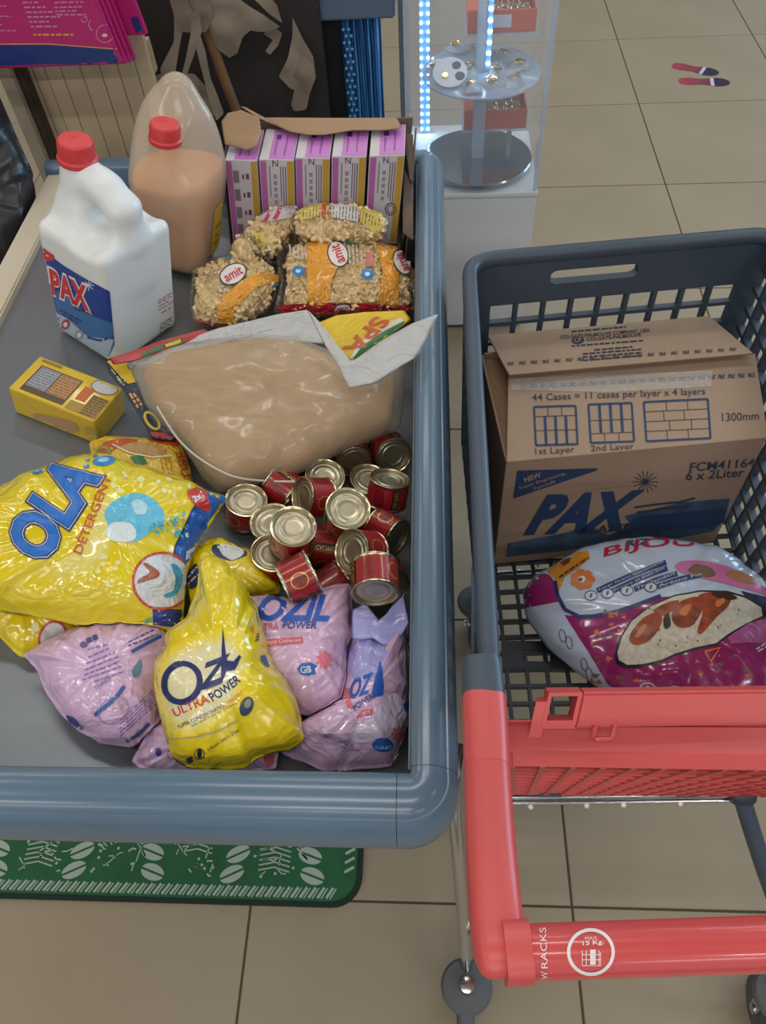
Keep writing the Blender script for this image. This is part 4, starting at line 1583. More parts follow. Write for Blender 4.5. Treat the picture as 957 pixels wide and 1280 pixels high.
patch('nutrition_panel', [(372, 264), (385, 257), (408, 254), (408, 271), (396, 270), (376, 276)], m4v, ink(206, 184, 84), m4, .0008)
patch('nutrition_panel', [(414, 255), (447, 258), (447, 277), (415, 272)], m4v, ink(196, 190, 184), m4, .0008)
patch('nutrition_panel', [(451, 259), (476, 266), (484, 280), (470, 292), (450, 278)], m4v, ink(204, 180, 80), m4, .0008)
patch('red_mark', [(402, 256), (408, 255), (407, 270), (401, 270)], m4v, ink(190, 60, 60), m4, .0012)
tiny_lines([((x, 259), (x - 1, 271)) for x in range(376, 402, 4)], m4v, ink(110, 96, 60), m4, 1.3, .0013)
tiny_lines([((x, 259), (x - 1, 274)) for x in range(417, 447, 4)], m4v, ink(96, 92, 96), m4, 1.3, .0013)
tiny_lines([((x, 265 + (x - 454) * .4), (x - 2, 279 + (x - 454) * .2)) for x in range(454, 478, 4)], m4v, ink(110, 96, 60), m4, 1.3, .0013)
m3, m3v = macaroni_bag([(286, 313), (300, 292), (325, 266), (350, 257), (374, 257), (370, 285), (354, 305), (344, 318), (320, 318), (298, 317)], (331, 289), .104, .60, .022, .10,
                       'tilted bag of macaroni between the oil jug and the boxes', 33, below=(m4v,), n=130)
patch('printed_panel', [(322, 272), (340, 261), (371, 257), (364, 272), (330, 278)], m3v, ink(188, 180, 184), m3, .0008)
for k in range(2):
    patch('red_mark', [(336 + k * 12, 264 - k * 4), (342 + k * 12, 262 - k * 4), (334 + k * 12, 277 - k * 3), (328 + k * 12, 278 - k * 3)], m3v, ink(190, 50, 70), m3, .0012)
patch('yellow_panel', [(303, 297), (330, 290), (334, 303), (306, 316)], m3v, ink(208, 186, 70), m3, .0008)
tiny_lines([((306 + k * 6, 297 - k), (309 + k * 5, 310 - k * 2)) for k in range(4)], m3v, ink(110, 96, 60), m3, 1.3, .0013)
m1, m1v = macaroni_bag([(238, 357), (241, 336), (268, 321), (309, 316), (340, 328), (350, 347), (345, 368), (334, 390), (291, 408), (268, 408), (242, 402), (237, 382)], (293, 362), .052, .34, .034, .06,
                       'bag of macaroni with orange swirl beside the white jug', 11, below=(m3v,), n=330)
patch('orange_band', [(275, 404), (270, 390), (278, 372), (300, 352), (325, 340), (348, 344), (348, 352), (322, 358), (304, 374), (292, 392), (291, 405)], m1v, ORG, m1, .0008)
oval_logo(291, 343, 18, 13, -28, m1v, m1, -28)
patch('blue_roundel', ellipse(284, 321, 6, 3.5), m1v, ink(30, 120, 180), m1, .001)
patch('blue_roundel', ellipse(345, 357, 4, 5), m1v, ink(30, 120, 180), m1, .001)
patch('red_band', [(238, 396), (268, 405), (292, 405), (290, 412), (262, 412), (238, 403)], m1v, ink(150, 60, 56), m1, .0008)
tiny_lines([((253, 345), (276, 336)), ((257, 349), (272, 343)), ((320, 385), (336, 366)), ((316, 383), (330, 364))], m1v, ink(150, 120, 110), m1, 1.6, .0012)
m2, m2v = macaroni_bag([(350, 306), (378, 299), (433, 297), (469, 301), (498, 308), (515, 331), (522, 361), (523, 388), (469, 391), (398, 394), (341, 391), (350, 354), (345, 325)], (432, 346), .074, .42, .030, .08,
                       'large front bag of macaroni with orange bands and red bottom seam', 22, below=(m5v,), n=460)
patch('orange_band', [(383, 290), (411, 290), (416, 305), (424, 330), (414, 350), (411, 381), (385, 381), (384, 340)], m2v, ORG, m2, .0008)
patch('orange_band', [(468, 297), (494, 303), (503, 330), (497, 350), (498, 383), (472, 382), (478, 340)], m2v, ORG, m2, .0008)
patch('red_band', [(341, 389), (352, 381), (400, 378), (460, 379), (521, 383), (523, 391), (469, 393), (398, 396), (343, 393)], m2v, REDB, m2, .0008)
oval_logo(422, 318, 17, 13, 70, m2v, m2, -110)
oval_logo(502, 328, 17, 11, 66, m2v, m2, -114)
oval_logo(428, 385, 11, 6, -3, m2v, m2, -3, .0014)
for x, y in ((373, 339), (459, 343)):
    patch('blue_roundel', ellipse(x, y, 8, 6.5), m2v, ink(40, 130, 190), m2, .001)
    patch('blue_roundel', ellipse(x, y, 3, 2.5), m2v, ink(210, 226, 236), m2, .0015)
patch('green_tag', ellipse(438, 303, 6, 3.5), m2v, ink(50, 130, 90), m2, .001)
ring('dark_roundel', 354, 304, 5, 6, 1.5, m2v, ink(60, 60, 56), m2, 20)
tiny_lines([((362 + k * 5, 300), (363 + k * 5, 325)) for k in range(5)], m2v, ink(206, 200, 196), m2, 1.6)
tiny_lines([((430 + k * 5, 300), (432 + k * 5, 330)) for k in range(5)], m2v, ink(206, 200, 196), m2, 1.6)
patch('red_mark', [(457, 315), (466, 314), (467, 333), (457, 334)], m2v, ink(196, 120, 110), m2, .001)
#==SPLIT==

# ================================================================== YELLOW STOCK CUBE CARTON
def cube_carton():
    h = .050
    a, b, c = F(50, 445, h), F(153, 485, h), F(16, 507, h)
    ux = (b - a)
    uy = (c - a)
    n = TN
    uy = (uy - ux * (uy.dot(ux) / ux.dot(ux)))
    uy = uy.normalized() * (F(130, 531, h) - b).length
    lo = [a - n * (h - .001), a + uy - n * (h - .001), a + ux + uy - n * (h - .001), a + ux - n * (h - .001)]
    hi = [a, a + uy, a + ux + uy, a + ux]
    t = thing('stock_cube_box', (lo[0] + lo[2]) / 2, 'small yellow stock cube box lying beside the white jug', 'box')
    bo = hexa('box_body', lo + hi, mat('yellow_card', srgb(216, 182, 46), rough=.3, coat=.4, crinkle=.12, cscale=20), t, .0012, 2)
    BV = bvh_of(bo)
    def Q(u, v):
        p = a + ux * u + uy * v
        q = p - CAMP
        w = q.dot(FW)
        return (CX + FPX * q.dot(RT) / w, CY + FPX * q.dot(DN) / w)
    def pq(nm, u0, v0, u1, v1, m, e=.0006):
        patch(nm, [Q(u0, v0), Q(u1, v0), Q(u1, v1), Q(u0, v1)], BV, m, t, e, 20)
    pq('dark_panel', .10, .20, .60, .92, ink(92, 74, 52))
    pq('nutrition_table', .12, .23, .345, .78, ink(158, 160, 168), .0009)
    pq('recipe_panel', .36, .23, .585, .78, ink(186, 140, 92), .0009)
    pq('small_picture', .66, .30, .77, .66, ink(196, 104, 48), .0009)
    pq('text_panel', .80, .42, .985, .95, ink(150, 122, 60), .0009)
    pq('text_panel', .64, .72, .81, .95, ink(164, 134, 60), .0009)
    pq('text_panel', .06, .05, .30, .11, ink(150, 120, 50), .0009)
    c0 = Q(.84, .16)
    patch('oval_label', ellipse(c0[0], c0[1], 17, 9, 12), BV, ink(196, 194, 190), t, .0009)
    ring('oval_label', c0[0], c0[1], 17, 9, 1.0, BV, ink(110, 110, 120), t, 12, .0012)
    tiny_lines([(Q(.13, v), Q(.335, v)) for v in lin(.27, .75, 8)], BV, ink(110, 112, 124), t, 1.2, .0014)
    tiny_lines([(Q(.37, v), Q(.575, v)) for v in lin(.27, .75, 8)], BV, ink(140, 96, 60), t, 1.2, .0014)
    tiny_lines([(Q(.81, v), Q(.975, v)) for v in lin(.46, .92, 8)], BV, ink(96, 76, 44), t, 1.2, .0014)
    patch('side_picture', [(30, 515), (60, 519), (98, 528), (100, 542), (70, 538), (45, 532), (28, 526)], BV, ink(186, 150, 110), t, .0007)
    patch('side_picture', [(106, 532), (128, 537), (129, 546), (106, 542)], BV, ink(190, 160, 70), t, .0007)
    return t, bo
cube_t, cube_b = cube_carton()

# ================================================================== SPAGHETTI SACK
def spaghetti_sack():
    M_sack = mat('milky_sack', srgb(198, 190, 172), rough=.28, trans=.60, coat=.5, crinkle=.20, cscale=9)
    M_hem = mat('milky_hem', srgb(204, 204, 202), rough=.42, trans=.22, crinkle=.35, cscale=24)
    M_spag = mat('spaghetti', srgb(186, 132, 50), rough=.5, var=.30, vscale=10, stretch=(3, 22, 22))
    ce = (345, 510)
    t = thing('spaghetti_sack', F(345, 510, 0), 'milky plastic sack of spaghetti with frilled open top', 'sack')
    out = [(162, 460), (204, 440), (265, 427), (326, 422), (370, 425), (420, 448), (470, 466), (508, 456), (504, 511), (500, 537), (434, 562), (373, 593), (320, 607), (275, 618), (254, 600), (227, 556), (182, 508)]
    body, bv = pillow('sack_film', out, ce, .078, .40, .050, .09, M_sack, t, rings=22, N=150, wr=.012, wf=9, crease=.002, seam=.985, seed=4, prof=.42,
                      bumps=((300, 470, .07, .012), (440, 520, .06, .010)))
    inn = [(ce[0] + (x - ce[0]) * .93, ce[1] + (y - ce[1]) * .93) for x, y in out]
    core, cv = pillow('spaghetti', inn, ce, .076, .40, .044, .086, M_spag, t, rings=16, N=110, wr=.012, wf=9, crease=.0, seam=1.0, seed=4, prof=.42,
                      bumps=((300, 470, .07, .012), (440, 520, .06, .010)))
    core['kind'] = 'stuff'
    # printed far side of the sack folded up behind the opening
    yp = flap('printed_panel', [(396, 404), (420, 394), (455, 390), (505, 388), (514, 400), (480, 424), (440, 452), (424, 446), (408, 430)], .125, mat('sack_yellow', srgb(222, 188, 44), rough=.35, crinkle=.2), t, 12, tilt=.5, wr=.004)
    yv = bvh_of(yp)
    patch('green_stripe', [(440, 450), (452, 433), (478, 415), (505, 401), (510, 404), (482, 424)], yv, ink(52, 116, 66), t, .001)
    patch('white_stripe', [(436, 449), (448, 430), (474, 411), (500, 397), (505, 401), (478, 415), (452, 433), (440, 452)], yv, ink(216, 212, 196), t, .0008)
    text('SPA', (468, 396), (428, 436), (20, 6), yv, ink(196, 92, 44), t, bold=.03, shear=0, eps=.0012)
    # gusset printed navy, yellow and red on the jug side
    gs = flap('side_gusset', [(132, 450), (150, 444), (163, 456), (182, 504), (224, 546), (217, 553), (190, 549), (172, 517), (155, 489), (137, 468)], .070, mat('sack_navy', srgb(42, 46, 66), rough=.35, crinkle=.25), t, 14, tilt=.55, wr=.004, ce=(172, 495))
    gv = bvh_of(gs)
    patch('yellow_patch', [(134, 452), (152, 446), (163, 458), (170, 478), (160, 480), (146, 466)], gv, ink(206, 172, 40), t, .001)
    tiny_lines([((139, 462), (152, 478)), ((143, 461), (156, 477)), ((147, 474), (155, 482))], gv, ink(190, 180, 110), t, 1.6, .0014)
    tiny_lines([((162, 492), (174, 512)), ((167, 492), (178, 508))], gv, ink(206, 150, 70), t, 3, .0012)
    ring('ring_logo', 190, 526, 14, 8, 3.2, gv, ink(196, 178, 60), t, 52, .0012)
    patch('red_patch', [(188, 540), (205, 541), (216, 548), (208, 553), (192, 550)], gv, ink(170, 60, 48), t, .001)
    rs = flap('top_hem_print', [(136, 448), (164, 440), (204, 425), (256, 411), (263, 418), (206, 437), (166, 452), (142, 456)], .112, ink(170, 58, 56), t, 15, tilt=.5, wr=.003)
    rv = bvh_of(rs)
    patch('green_print', [(176, 442), (204, 430), (228, 422), (230, 428), (205, 438), (180, 449)], rv, ink(60, 96, 60), t, .001)
    patch('yellow_print', [(206, 431), (226, 424), (226, 428), (208, 435)], rv, ink(206, 176, 60), t, .0014)
    # frilled hem
    flap('sack_hem', [(161, 462), (158, 455), (166, 441), (170, 447), (204, 434), (268, 412), (345, 393), (384, 387), (402, 408), (408, 430), (380, 428), (326, 424), (265, 430), (204, 444), (172, 455)], .128, M_hem, t, 16, tilt=.55, wr=.007, ce=(345, 412))
    flap('sack_hem', [(384, 387), (402, 406), (416, 434), (424, 445), (440, 452), (480, 425), (520, 402), (548, 392), (532, 428), (521, 446), (496, 462), (470, 479), (436, 486), (424, 462), (405, 430)], .176, M_hem, t, 17, tilt=.6, wr=.008, ce=(440, 456))
    # pulled stitching thread hanging to the cans
    th = [(196, 508), (222, 548), (252, 575), (290, 595), (330, 601), (368, 602)]
    P = []
    for x, y in th:
        loc, no, _, _ = bv.ray_cast(CAMP, ray(x, y).normalized())
        P.append(loc + (CAMP - loc).normalized() * .004 if loc is not None else F(x, y, .075))
    tube('stitch_thread', smooth_path(P, 5), .0016, mat('white_thread', srgb(206, 200, 186), rough=.8), t, seg=6)
    return t, bv
sack_t, SACKV = spaghetti_sack()

# ================================================================== CANS
M_tin = mat('tinplate', srgb(196, 184, 150), rough=.24, metal=1.0, bump=.02, bscale=60)
M_tin2 = mat('tin_lid', srgb(182, 173, 148), rough=.3, metal=.9)
M_canred = mat('can_red', srgb(150, 28, 34), rough=.28, coat=.4, var=.06, vscale=20)
M_cangold = mat('can_gold', srgb(206, 170, 84), rough=.3, metal=.6)
CR, CH = .0272, .040
def can_proto():
    t = thing('tomato_can', (0, 0, 0), 'x', 'can', 'small red tinned cans in the counter')
    hz = CH / 2
    lathe('can_rim', [(CR - .0026, hz - .0066), (CR - .0022, hz - .001), (CR - .0008, hz), (CR + .0008, hz - .0003), (CR + .0012, hz - .0018), (CR + .0006, hz - .0032), (CR - .0003, hz - .004),
                      (CR - .0003, -hz + .004), (CR + .0006, -hz + .0032), (CR + .0012, -hz + .0018), (CR + .0008, -hz + .0003), (CR - .0008, -hz), (CR - .0022, -hz + .001), (CR - .0026, -hz + .0066)], M_tin, t, 40, local=True)
    for s in (1, -1):
        beads = [(0, .0040), (.30, .0040), (.47, .0040), (.50, .0037), (.53, .0032), (.56, .0032), (.59, .0037), (.62, .0040), (.69, .0040), (.72, .0037), (.75, .0033), (.79, .0033), (.82, .0038), (.85, .0048), (.90, .0048), (.915, .0008)]
        lathe('can_lid', [(CR * r_, s * (hz - z_)) for r_, z_ in beads], M_tin2, t, 40, local=True, angle=70, caps=False)
    lathe('can_label', [(CR + .0001, -hz + .0042), (CR + .0001, hz - .0042)], M_canred, t, 48, local=True, caps=False)
    R = CR + .0005
    def wrap(pts):
        return [Vector((R * math.cos(u / R), R * math.sin(u / R), v)) for u, v in pts]
    def wrapped(nm, geo, m, e=0.0):
        nonlocal R
        R = CR + .0004 + e
        V, Fc = geo
        bm = bmesh.new()
        vs = [bm.verts.new((p[0], p[1], 0)) for p in V]
        for f in Fc:
            try:
                bm.faces.new([vs[i] for i in f])
            except ValueError:
                pass
        bmesh.ops.triangulate(bm, faces=bm.faces)
        for _ in range(3):
            lg = [e_ for e_ in bm.edges if e_.calc_length() > .004]
            if not lg:
                break
            bmesh.ops.subdivide_edges(bm, edges=lg, cuts=1)
            bmesh.ops.triangulate(bm, faces=bm.faces)
        for v in bm.verts:
            v.co = wrap([(v.co.x, v.co.y)])[0]
        bm_obj(nm, bm, m, t, local=True, angle=None)
    for u0 in (0, math.pi * CR):
        # round emblem, upright name plate and fine gold lines
        e1 = ellipse(u0, 0, .0098, .0108, 0, 26)
        e2 = ellipse(u0, 0, .0084, .0094, 0, 26)
        wrapped('gold_ring', (e1 + e2, [(k, (k + 1) % 26, 26 + (k + 1) % 26, 26 + k) for k in range(26)]), M_cangold)
        wrapped('emblem', (ellipse(u0, -.001, .005, .0062, 0, 16), [tuple(range(16))]), ink(120, 40, 40))
        c = u0 + .030
        wrapped('name_plate', ([(c - .0045, -.0145), (c + .0045, -.0145), (c + .0045, .0145), (c - .0045, .0145)], [(0, 1, 2, 3)]), ink(26, 20, 20))
        V, Fc = text_geo('CALYPSO', .02, 0)
        x0_, x1_ = min(v[0] for v in V), max(v[0] for v in V)
        y0_, y1_ = min(v[1] for v in V), max(v[1] for v in V)
        wrapped('lettering', ([(c + .003 - .006 * (v[1] - y0_) / (y1_ - y0_), -.0130 + .026 * (v[0] - x0_) / (x1_ - x0_)) for v in V], Fc), M_cangold, .0004)
        for k in range(7):
            q = u0 + .046 + k * .0022
            wrapped('fine_print', ([(q, -.012), (q + .0008, -.012), (q + .0008, .012), (q, .012)], [(0, 1, 2, 3)]), ink(96, 20, 26))
    q = math.pi * CR * .5 - .0165
    for dq, wd in ((-.003, .0012), (0, .0026), (.0042, .0008)):
        wrapped('seam_stripe', ([(q + dq, -hz + .0045), (q + dq + wd, -hz + .0045), (q + dq + wd, hz - .0045), (q + dq, hz - .0045)], [(0, 1, 2, 3)]), M_tin)
    return t
CAN = can_proto()
_first = [True]
def can(px, py, h, axis, spin, lab):
    """px, py: where the middle of the can shows; h: height of its centre above the tray; axis: direction of the end that shows"""
    p = F(px, py, h)
    ax = Vector(axis).normalized()
    if _first[0]:
        t = CAN
        _first[0] = False
    else:
        t = CAN.copy()
        COL.objects.link(t)
        for ch in CAN.children:
            c = ch.copy()
            COL.objects.link(c)
            c.parent = t
    a, b = frame_of(ax)
    M4 = Matrix((a, b, ax)).transposed().to_4x4() @ Matrix.Rotation(math.radians(spin), 4, 'Z')
    M4.translation = p
    t.matrix_world = M4
    t['label'] = lab
    return t
TC = tuple(tocam(F(400, 650, .04)))
def mixv(a, b, k):
    return tuple(a[i] * (1 - k) + b[i] * k for i in range(3))
UPN = tuple(TN)
can(307.1, 635.2, 0.0339, UPN, 30, 'upright can nearest the yellow and blue bag, at the sack bottom')
can(340.5, 701.2, 0.0643, UPN, 80, 'can showing its pale lid low beside the folded yellow bag')
can(350.2, 608.0, 0.0341, (-.7, .35, .35), 200, 'red can tucked under the thread of the spaghetti sack')
can(404.4, 602.8, 0.0263, mixv(UPN, (0.2, -.3, .8), .5), 10, 'can with pale lid up, half hidden behind a tilted can')
can(342.4, 661.3, 0.0502, mixv(UPN, (-.5, -.2, .7), .35), 60, 'can whose lid peeks out behind the raised upright can')
can(393.1, 622.1, 0.0647, (-.62, -.30, .42), 150, 'tilted red can with round emblem in front of a pale lid')
can(438.2, 566.8, 0.0343, (.25, -.75, .15), 80, 'lying can with silver seam next to the sack bottom')
can(486.8, 564.7, 0.0365, (.30, -.72, .38), 215, 'can in the far corner by the rim, dark end outward')
can(459.1, 609.0, 0.0218, UPN, 40, 'upright can with pale lid behind the can with vertical seam')
can(484.8, 613.4, 0.0719, mixv(UPN, (0, .9, .3), .35), 95, 'upright red can with silver seam against the rim')
can(433.0, 642.1, 0.1061, mixv(UPN, TC, .45), 20, 'raised can with large pale lid in the middle of the heap')
can(365.4, 667.5, 0.1085, mixv(UPN, TC, .18), 55, 'upright can stacked high with pale lid above its tin side')
can(405.0, 682.8, 0.0382, (.75, .02, -.20), 175, 'tilted red can with gold emblem beside the stacked upright can')
can(481.6, 666.4, 0.0674, (.70, -.50, .10), 285, 'red can with name plate and dark end turned to the rim')
can(452.1, 690.5, 0.1071, (-.55, -.35, .62), 120, 'can leaning over with its pale lid facing the emblem can')
can(372.8, 722.4, 0.1056, (-.80, -.42, -.10), 130, 'lying red can with name plate above the pink bag')
can(415.0, 733.2, 0.0441, (-.72, -.55, -.05), 140, 'lying red can half hidden by the pink bag top')
can(468.1, 723.5, 0.1357, (.06, -.86, .02), 330, 'red can with emblem showing its dark bottom by the violet bag')
can(479.7, 723.0, 0.0574, (.3, -.8, .3), 60, 'shadowed can squeezed between the rim and the dark bottom can')

# ================================================================== DETERGENT BAGS AND OTHER POUCHES
YEL = mat('yellow_film', srgb(226, 200, 18), rough=.16, coat=.9, crinkle=.42, cscale=15)
PNK = mat('pink_film', srgb(206, 172, 204), rough=.16, coat=.9, crinkle=.45, cscale=17, var=.10, vscale=12)
LIL = mat('lilac_film', srgb(160, 160, 218), rough=.16, coat=.9, crinkle=.45, cscale=17)

# stock cube pouch
t = thing('stock_cube_pouch', F(180, 575, 0), 'yellow and red printed pouch between the cube box and the sack', 'pouch')
_, cuv = pillow('pouch_film', [(113, 566), (111, 552), (135, 545), (190, 548), (223, 546), (233, 570), (242, 604), (236, 640), (190, 640), (130, 610)], (182, 585), .024, .26, .018, .04,
                mat('pouch_yellow', srgb(214, 176, 56), rough=.25, coat=.4, crinkle=.4, cscale=26), t, wr=.005, wf=20, seed=21, below=(SACKV,) if False else ())
patch('red_swirl', [(118, 566), (130, 552), (152, 548), (176, 550), (160, 556), (142, 562), (128, 572)], cuv, ink(186, 84, 40), t, .0008)
patch('brown_picture', [(146, 560), (170, 552), (196, 556), (212, 562), (200, 572), (170, 566)], cuv, ink(176, 140, 84), t, .001)
patch('red_strip', [(184, 549), (222, 547), (230, 560), (196, 554)], cuv, ink(190, 62, 40), t, .0012)
patch('green_tag', [(162, 571), (178, 569), (184, 580), (170, 583)], cuv, ink(46, 110, 60), t, .001)
ring('ring_logo', 130, 565, 9, 7, 3, cuv, ink(120, 150, 50), t, 0, .0014)
text('CUBE', (231, 610), (219, 566), (11, -2), cuv, ink(176, 84, 40), t, bold=.02, eps=.0012)
tiny_lines([((206, 572), (212, 596)), ((211, 571), (217, 596)), ((201, 574), (206, 594))], cuv, ink(176, 110, 50), t, 1.4)
strokes('white_swirl', [[(140, 556), (160, 566), (190, 572), (215, 570)]], 2, cuv, ink(216, 206, 180), t, .0014)

# pink bag lowest by the front rim
t = thing('detergent_bag', F(240, 940, 0), 'pink detergent bag lowest of all, under the yellow bag by the front rim', 'detergent bag')
_, p2v = pillow('bag_film', [(164, 952), (178, 925), (186, 910), (240, 885), (320, 895), (350, 940), (345, 962), (290, 968), (230, 968), (175, 963)], (255, 930), .028, .30, .022, .05, PNK, t, wr=.005, seed=31)
patch('blue_dot', ellipse(198, 940, 4, 5), p2v, ink(70, 60, 150), t)
ring('icon_ring', 214, 943, 5, 6, 1, p2v, ink(176, 90, 130), t)
patch('red_flower', ellipse(336, 948, 7, 10), p2v, ink(196, 100, 110), t)

# lilac bag with torn carrying top, at the corner of the rim
t = thing('detergent_bag', F(440, 880, 0), 'lilac and pink detergent bag with torn cut-out top at the rim corner', 'detergent bag')
lb, p5v = pillow('bag_film', [(436, 800), (441, 772), (470, 792), (490, 790), (507, 772), (511, 800), (513, 864), (512, 902), (497, 944), (490, 959), (430, 964), (404, 965), (380, 955), (350, 943), (352, 915), (390, 895), (420, 880), (428, 840)],
                 (450, 890), .046, .36, .046, .06, PNK, t, wr=.008, wf=15, crease=.008, seed=35, bumps=((487, 800, .03, .02), (470, 860, .03, .008)))
flap('torn_top', [(440, 772), (441, 762), (449, 758), (457, 753.5), (464, 763), (473, 775), (482, 768), (492, 755), (505, 743), (508, 760), (512, 778), (505, 790), (492, 806), (478, 806), (466, 798), (452, 800), (440, 798)],
     .098, LIL, t, 36, tilt=.5, wr=.004, ce=(472, 788), th=.002)
patch('lilac_field', [(440, 800), (470, 800), (486, 815), (480, 835), (462, 855), (440, 850), (434, 830)], p5v, LIL, t, .0006)
patch('lilac_field', [(462, 900), (490, 860), (508, 880), (508, 905), (480, 925), (440, 930), (430, 915)], p5v, mat('pale_film', srgb(204, 190, 216), rough=.2, coat=.5, crinkle=.4, cscale=22), t, .0006)
BLU = ink(34, 84, 176)
text('OZ', (437, 874), (462, 866), (3, -24), p5v, BLU, t, bold=.03, shear=.2)
patch('lettering', [(464, 866), (469, 845), (476, 826), (473, 860), (479, 858), (478, 869), (466, 872)], p5v, BLU, t, .0012)
text('POWER', (444, 889), (468, 873), 7, p5v, ink(50, 60, 130), t, bold=.02, arc=.2)
patch('red_pill', [(446, 895), (452, 888), (465, 886), (465, 893), (453, 896), (446, 898)], p5v, ink(200, 90, 110), t, .001)
text('ght', (453, 894), (463, 892), 5, p5v, ink(230, 210, 224), t, eps=.0016)
text('SUPER CONCENTRATED', (398, 919), (442, 934), 4.2, p5v, ink(80, 80, 160), t)
text('with built-in power boosters', (405, 928), (448, 940), 3, p5v, ink(110, 100, 170), t)
patch('blue_oval', ellipse(478, 931, 13, 9, 4), p5v, ink(36, 92, 172), t)
text('GUARD', (469, 935), (488, 936), 4, p5v, ink(176, 204, 236), t, eps=.0018)
for k in range(8):
    a = k * math.pi / 4
    patch('red_flower', ellipse(497 + 5 * math.cos(a), 917 + 6 * math.sin(a), 4, 2, math.degrees(a)), p5v, ink(206, 104, 118), t, .001)
patch('blue_mark', [(503, 880), (511, 876), (511, 893), (505, 890)], p5v, BLU, t, .001)
patch('red_strip', [(430, 862), (436, 860), (440, 885), (433, 884)], p5v, ink(206, 100, 110), t, .001)

# pink bag in the middle
t = thing('detergent_bag', F(385, 815, 0), 'pink detergent bag with blue lettering just below the cans', 'detergent bag')
_, p4v = pillow('bag_film', [(310, 746), (334, 743), (362, 749), (382, 741), (408, 733), (438, 728), (441, 758), (442, 792), (434, 808), (433, 854), (428, 884), (414, 893), (380, 895), (345, 880), (322, 850), (308, 800)], (382, 815), .066, .42, .042, .07, PNK, t,
                below=(p5v,), wr=.008, wf=14, crease=.007, seed=34)
text('OZiL', (322, 775), (409, 776), (6, -31), p4v, BLU, t, bold=.035, shear=.15)
text('ULTRA', (318, 788), (348, 787), 8, p4v, ink(200, 96, 110), t, bold=.02, shear=.2)
text('POWER', (353, 786), (395, 786), 8.5, p4v, ink(40, 66, 150), t, bold=.02, shear=.2)
patch('red_ribbon', [(328, 800), (378, 796), (379, 804), (330, 809)], p4v, ink(204, 96, 104), t, .0008)
text('dant Defense', (332, 806), (376, 802), 4.5, p4v, ink(236, 214, 220), t, eps=.0014)
tiny_lines([((334, 794), (386, 792))], p4v, ink(190, 170, 196), t, 2)
patch('blue_oval', [(371, 836), (376, 829), (388, 828), (396, 832), (393, 837), (395, 842), (386, 845), (376, 843)], p4v, ink(36, 92, 172), t)
text('GB', (376, 841), (389, 840), 8, p4v, ink(210, 220, 240), t, eps=.0015, bold=.02)
for k in range(9):
    a = k * 2 * math.pi / 9
    patch('red_flower', ellipse(405 + 6 * math.cos(a), 825 + 7 * math.sin(a), 5, 2, math.degrees(a)), p4v, ink(222, 116, 132), t, .001)
strokes('fold_line', [[(345, 842), (360, 841), (375, 842)]], 1, p4v, ink(176, 150, 190), t)
patch('blue_mark', [(432, 806), (438, 800), (436, 812), (434, 848), (432, 846)], p4v, BLU, t, .001)

# second yellow bag folded behind
t = thing('detergent_bag', F(295, 715, 0), 'folded yellow detergent bag with blue and white print, beside the can heap', 'detergent bag')
yb, y3v = pillow('bag_film', [(232, 720), (240, 692), (252, 680), (262, 674), (276, 671), (298, 683), (321, 689), (339, 713), (352, 733), (349, 742), (318, 747), (300, 750), (262, 765), (240, 770)], (290, 718), .058, .38, .022, .07, YEL, t, below=(p4v,), wr=.006, seed=41, rings=16)
patch('blue_print', [(262, 686), (268, 679), (280, 683), (300, 688), (309, 688), (311, 695), (300, 698), (286, 702), (270, 696)], y3v, ink(36, 52, 100), t, .0008)
patch('white_print', [(272, 682), (284, 681), (304, 687), (305, 694), (290, 702), (278, 694)], y3v, ink(206, 206, 204), t, .0012)
patch('blue_print', [(234, 716), (246, 702), (250, 722), (246, 735), (233, 738)], y3v, ink(44, 56, 96), t, .0008)
tiny_lines([((236, 722), (247, 709)), ((236, 730), (248, 718))], y3v, ink(190, 192, 198), t, 2, .0013)
strokes('grey_print', [[(234, 772), (246, 760), (262, 746)]], 4, y3v, ink(170, 156, 90), t, .0009)

# third yellow bag under the big one, at the frame edge
t = thing('detergent_bag', F(0, 790, 0), 'yellow detergent bag underneath the big yellow one, at the picture edge', 'detergent bag')
_, y4v = pillow('bag_film', [(-60, 700), (60, 720), (120, 760), (105, 795), (70, 812), (38, 823), (24, 822), (0, 797), (-30, 780), (-60, 775)], (35, 765), .030, .25, .025, .05, YEL, t, wr=.006, seed=43)
patch('white_disc', ellipse(66, 797, 16, 20, 20), y4v, ink(206, 206, 206), t, .0008)
ring('red_ring', 66, 797, 18, 22, 3, y4v, ink(190, 66, 52), t, 20, .0012)
patch('white_blob', ellipse(44, 784, 5, 6), y4v, ink(220, 214, 160), t, .0008)

# pink bag on the left
t = thing('detergent_bag', F(125, 860, 0), 'pink detergent bag lying back side up below the big yellow bag', 'detergent bag')
_, p1v = pillow('bag_film', [(28, 819), (52, 803), (78, 790), (130, 775), (200, 772), (222, 800), (212, 850), (202, 900), (185, 920), (164, 936), (128, 931), (98, 914), (72, 890), (52, 858), (46, 838)], (132, 850), .042, .32, .040, .06, PNK, t,
                below=(y4v, p2v), wr=.009, wf=14, crease=.008, seed=32)
NV = ink(64, 70, 128)
patch('icon', ellipse(105, 806, 5, 4), p1v, ink(110, 80, 130), t)
patch('icon', [(107, 799 + 0), (113, 796), (116, 802), (110, 805)], p1v, NV, t)
patch('icon', [(115, 795), (121, 793), (123, 799), (117, 801)], p1v, NV, t)
tiny_lines([((110, 812), (134, 806)), ((110, 822), (136, 811)), ((108, 830), (146, 815)), ((106, 838), (148, 821)), ((106, 844), (150, 827)), ((104, 850), (152, 833)), ((118, 852), (154, 840))], p1v, ink(130, 104, 168), t, 1.6)
strokes('blue_bar', [[(164, 815), (182, 805), (201, 795)]], 4.5, p1v, ink(40, 80, 150), t)
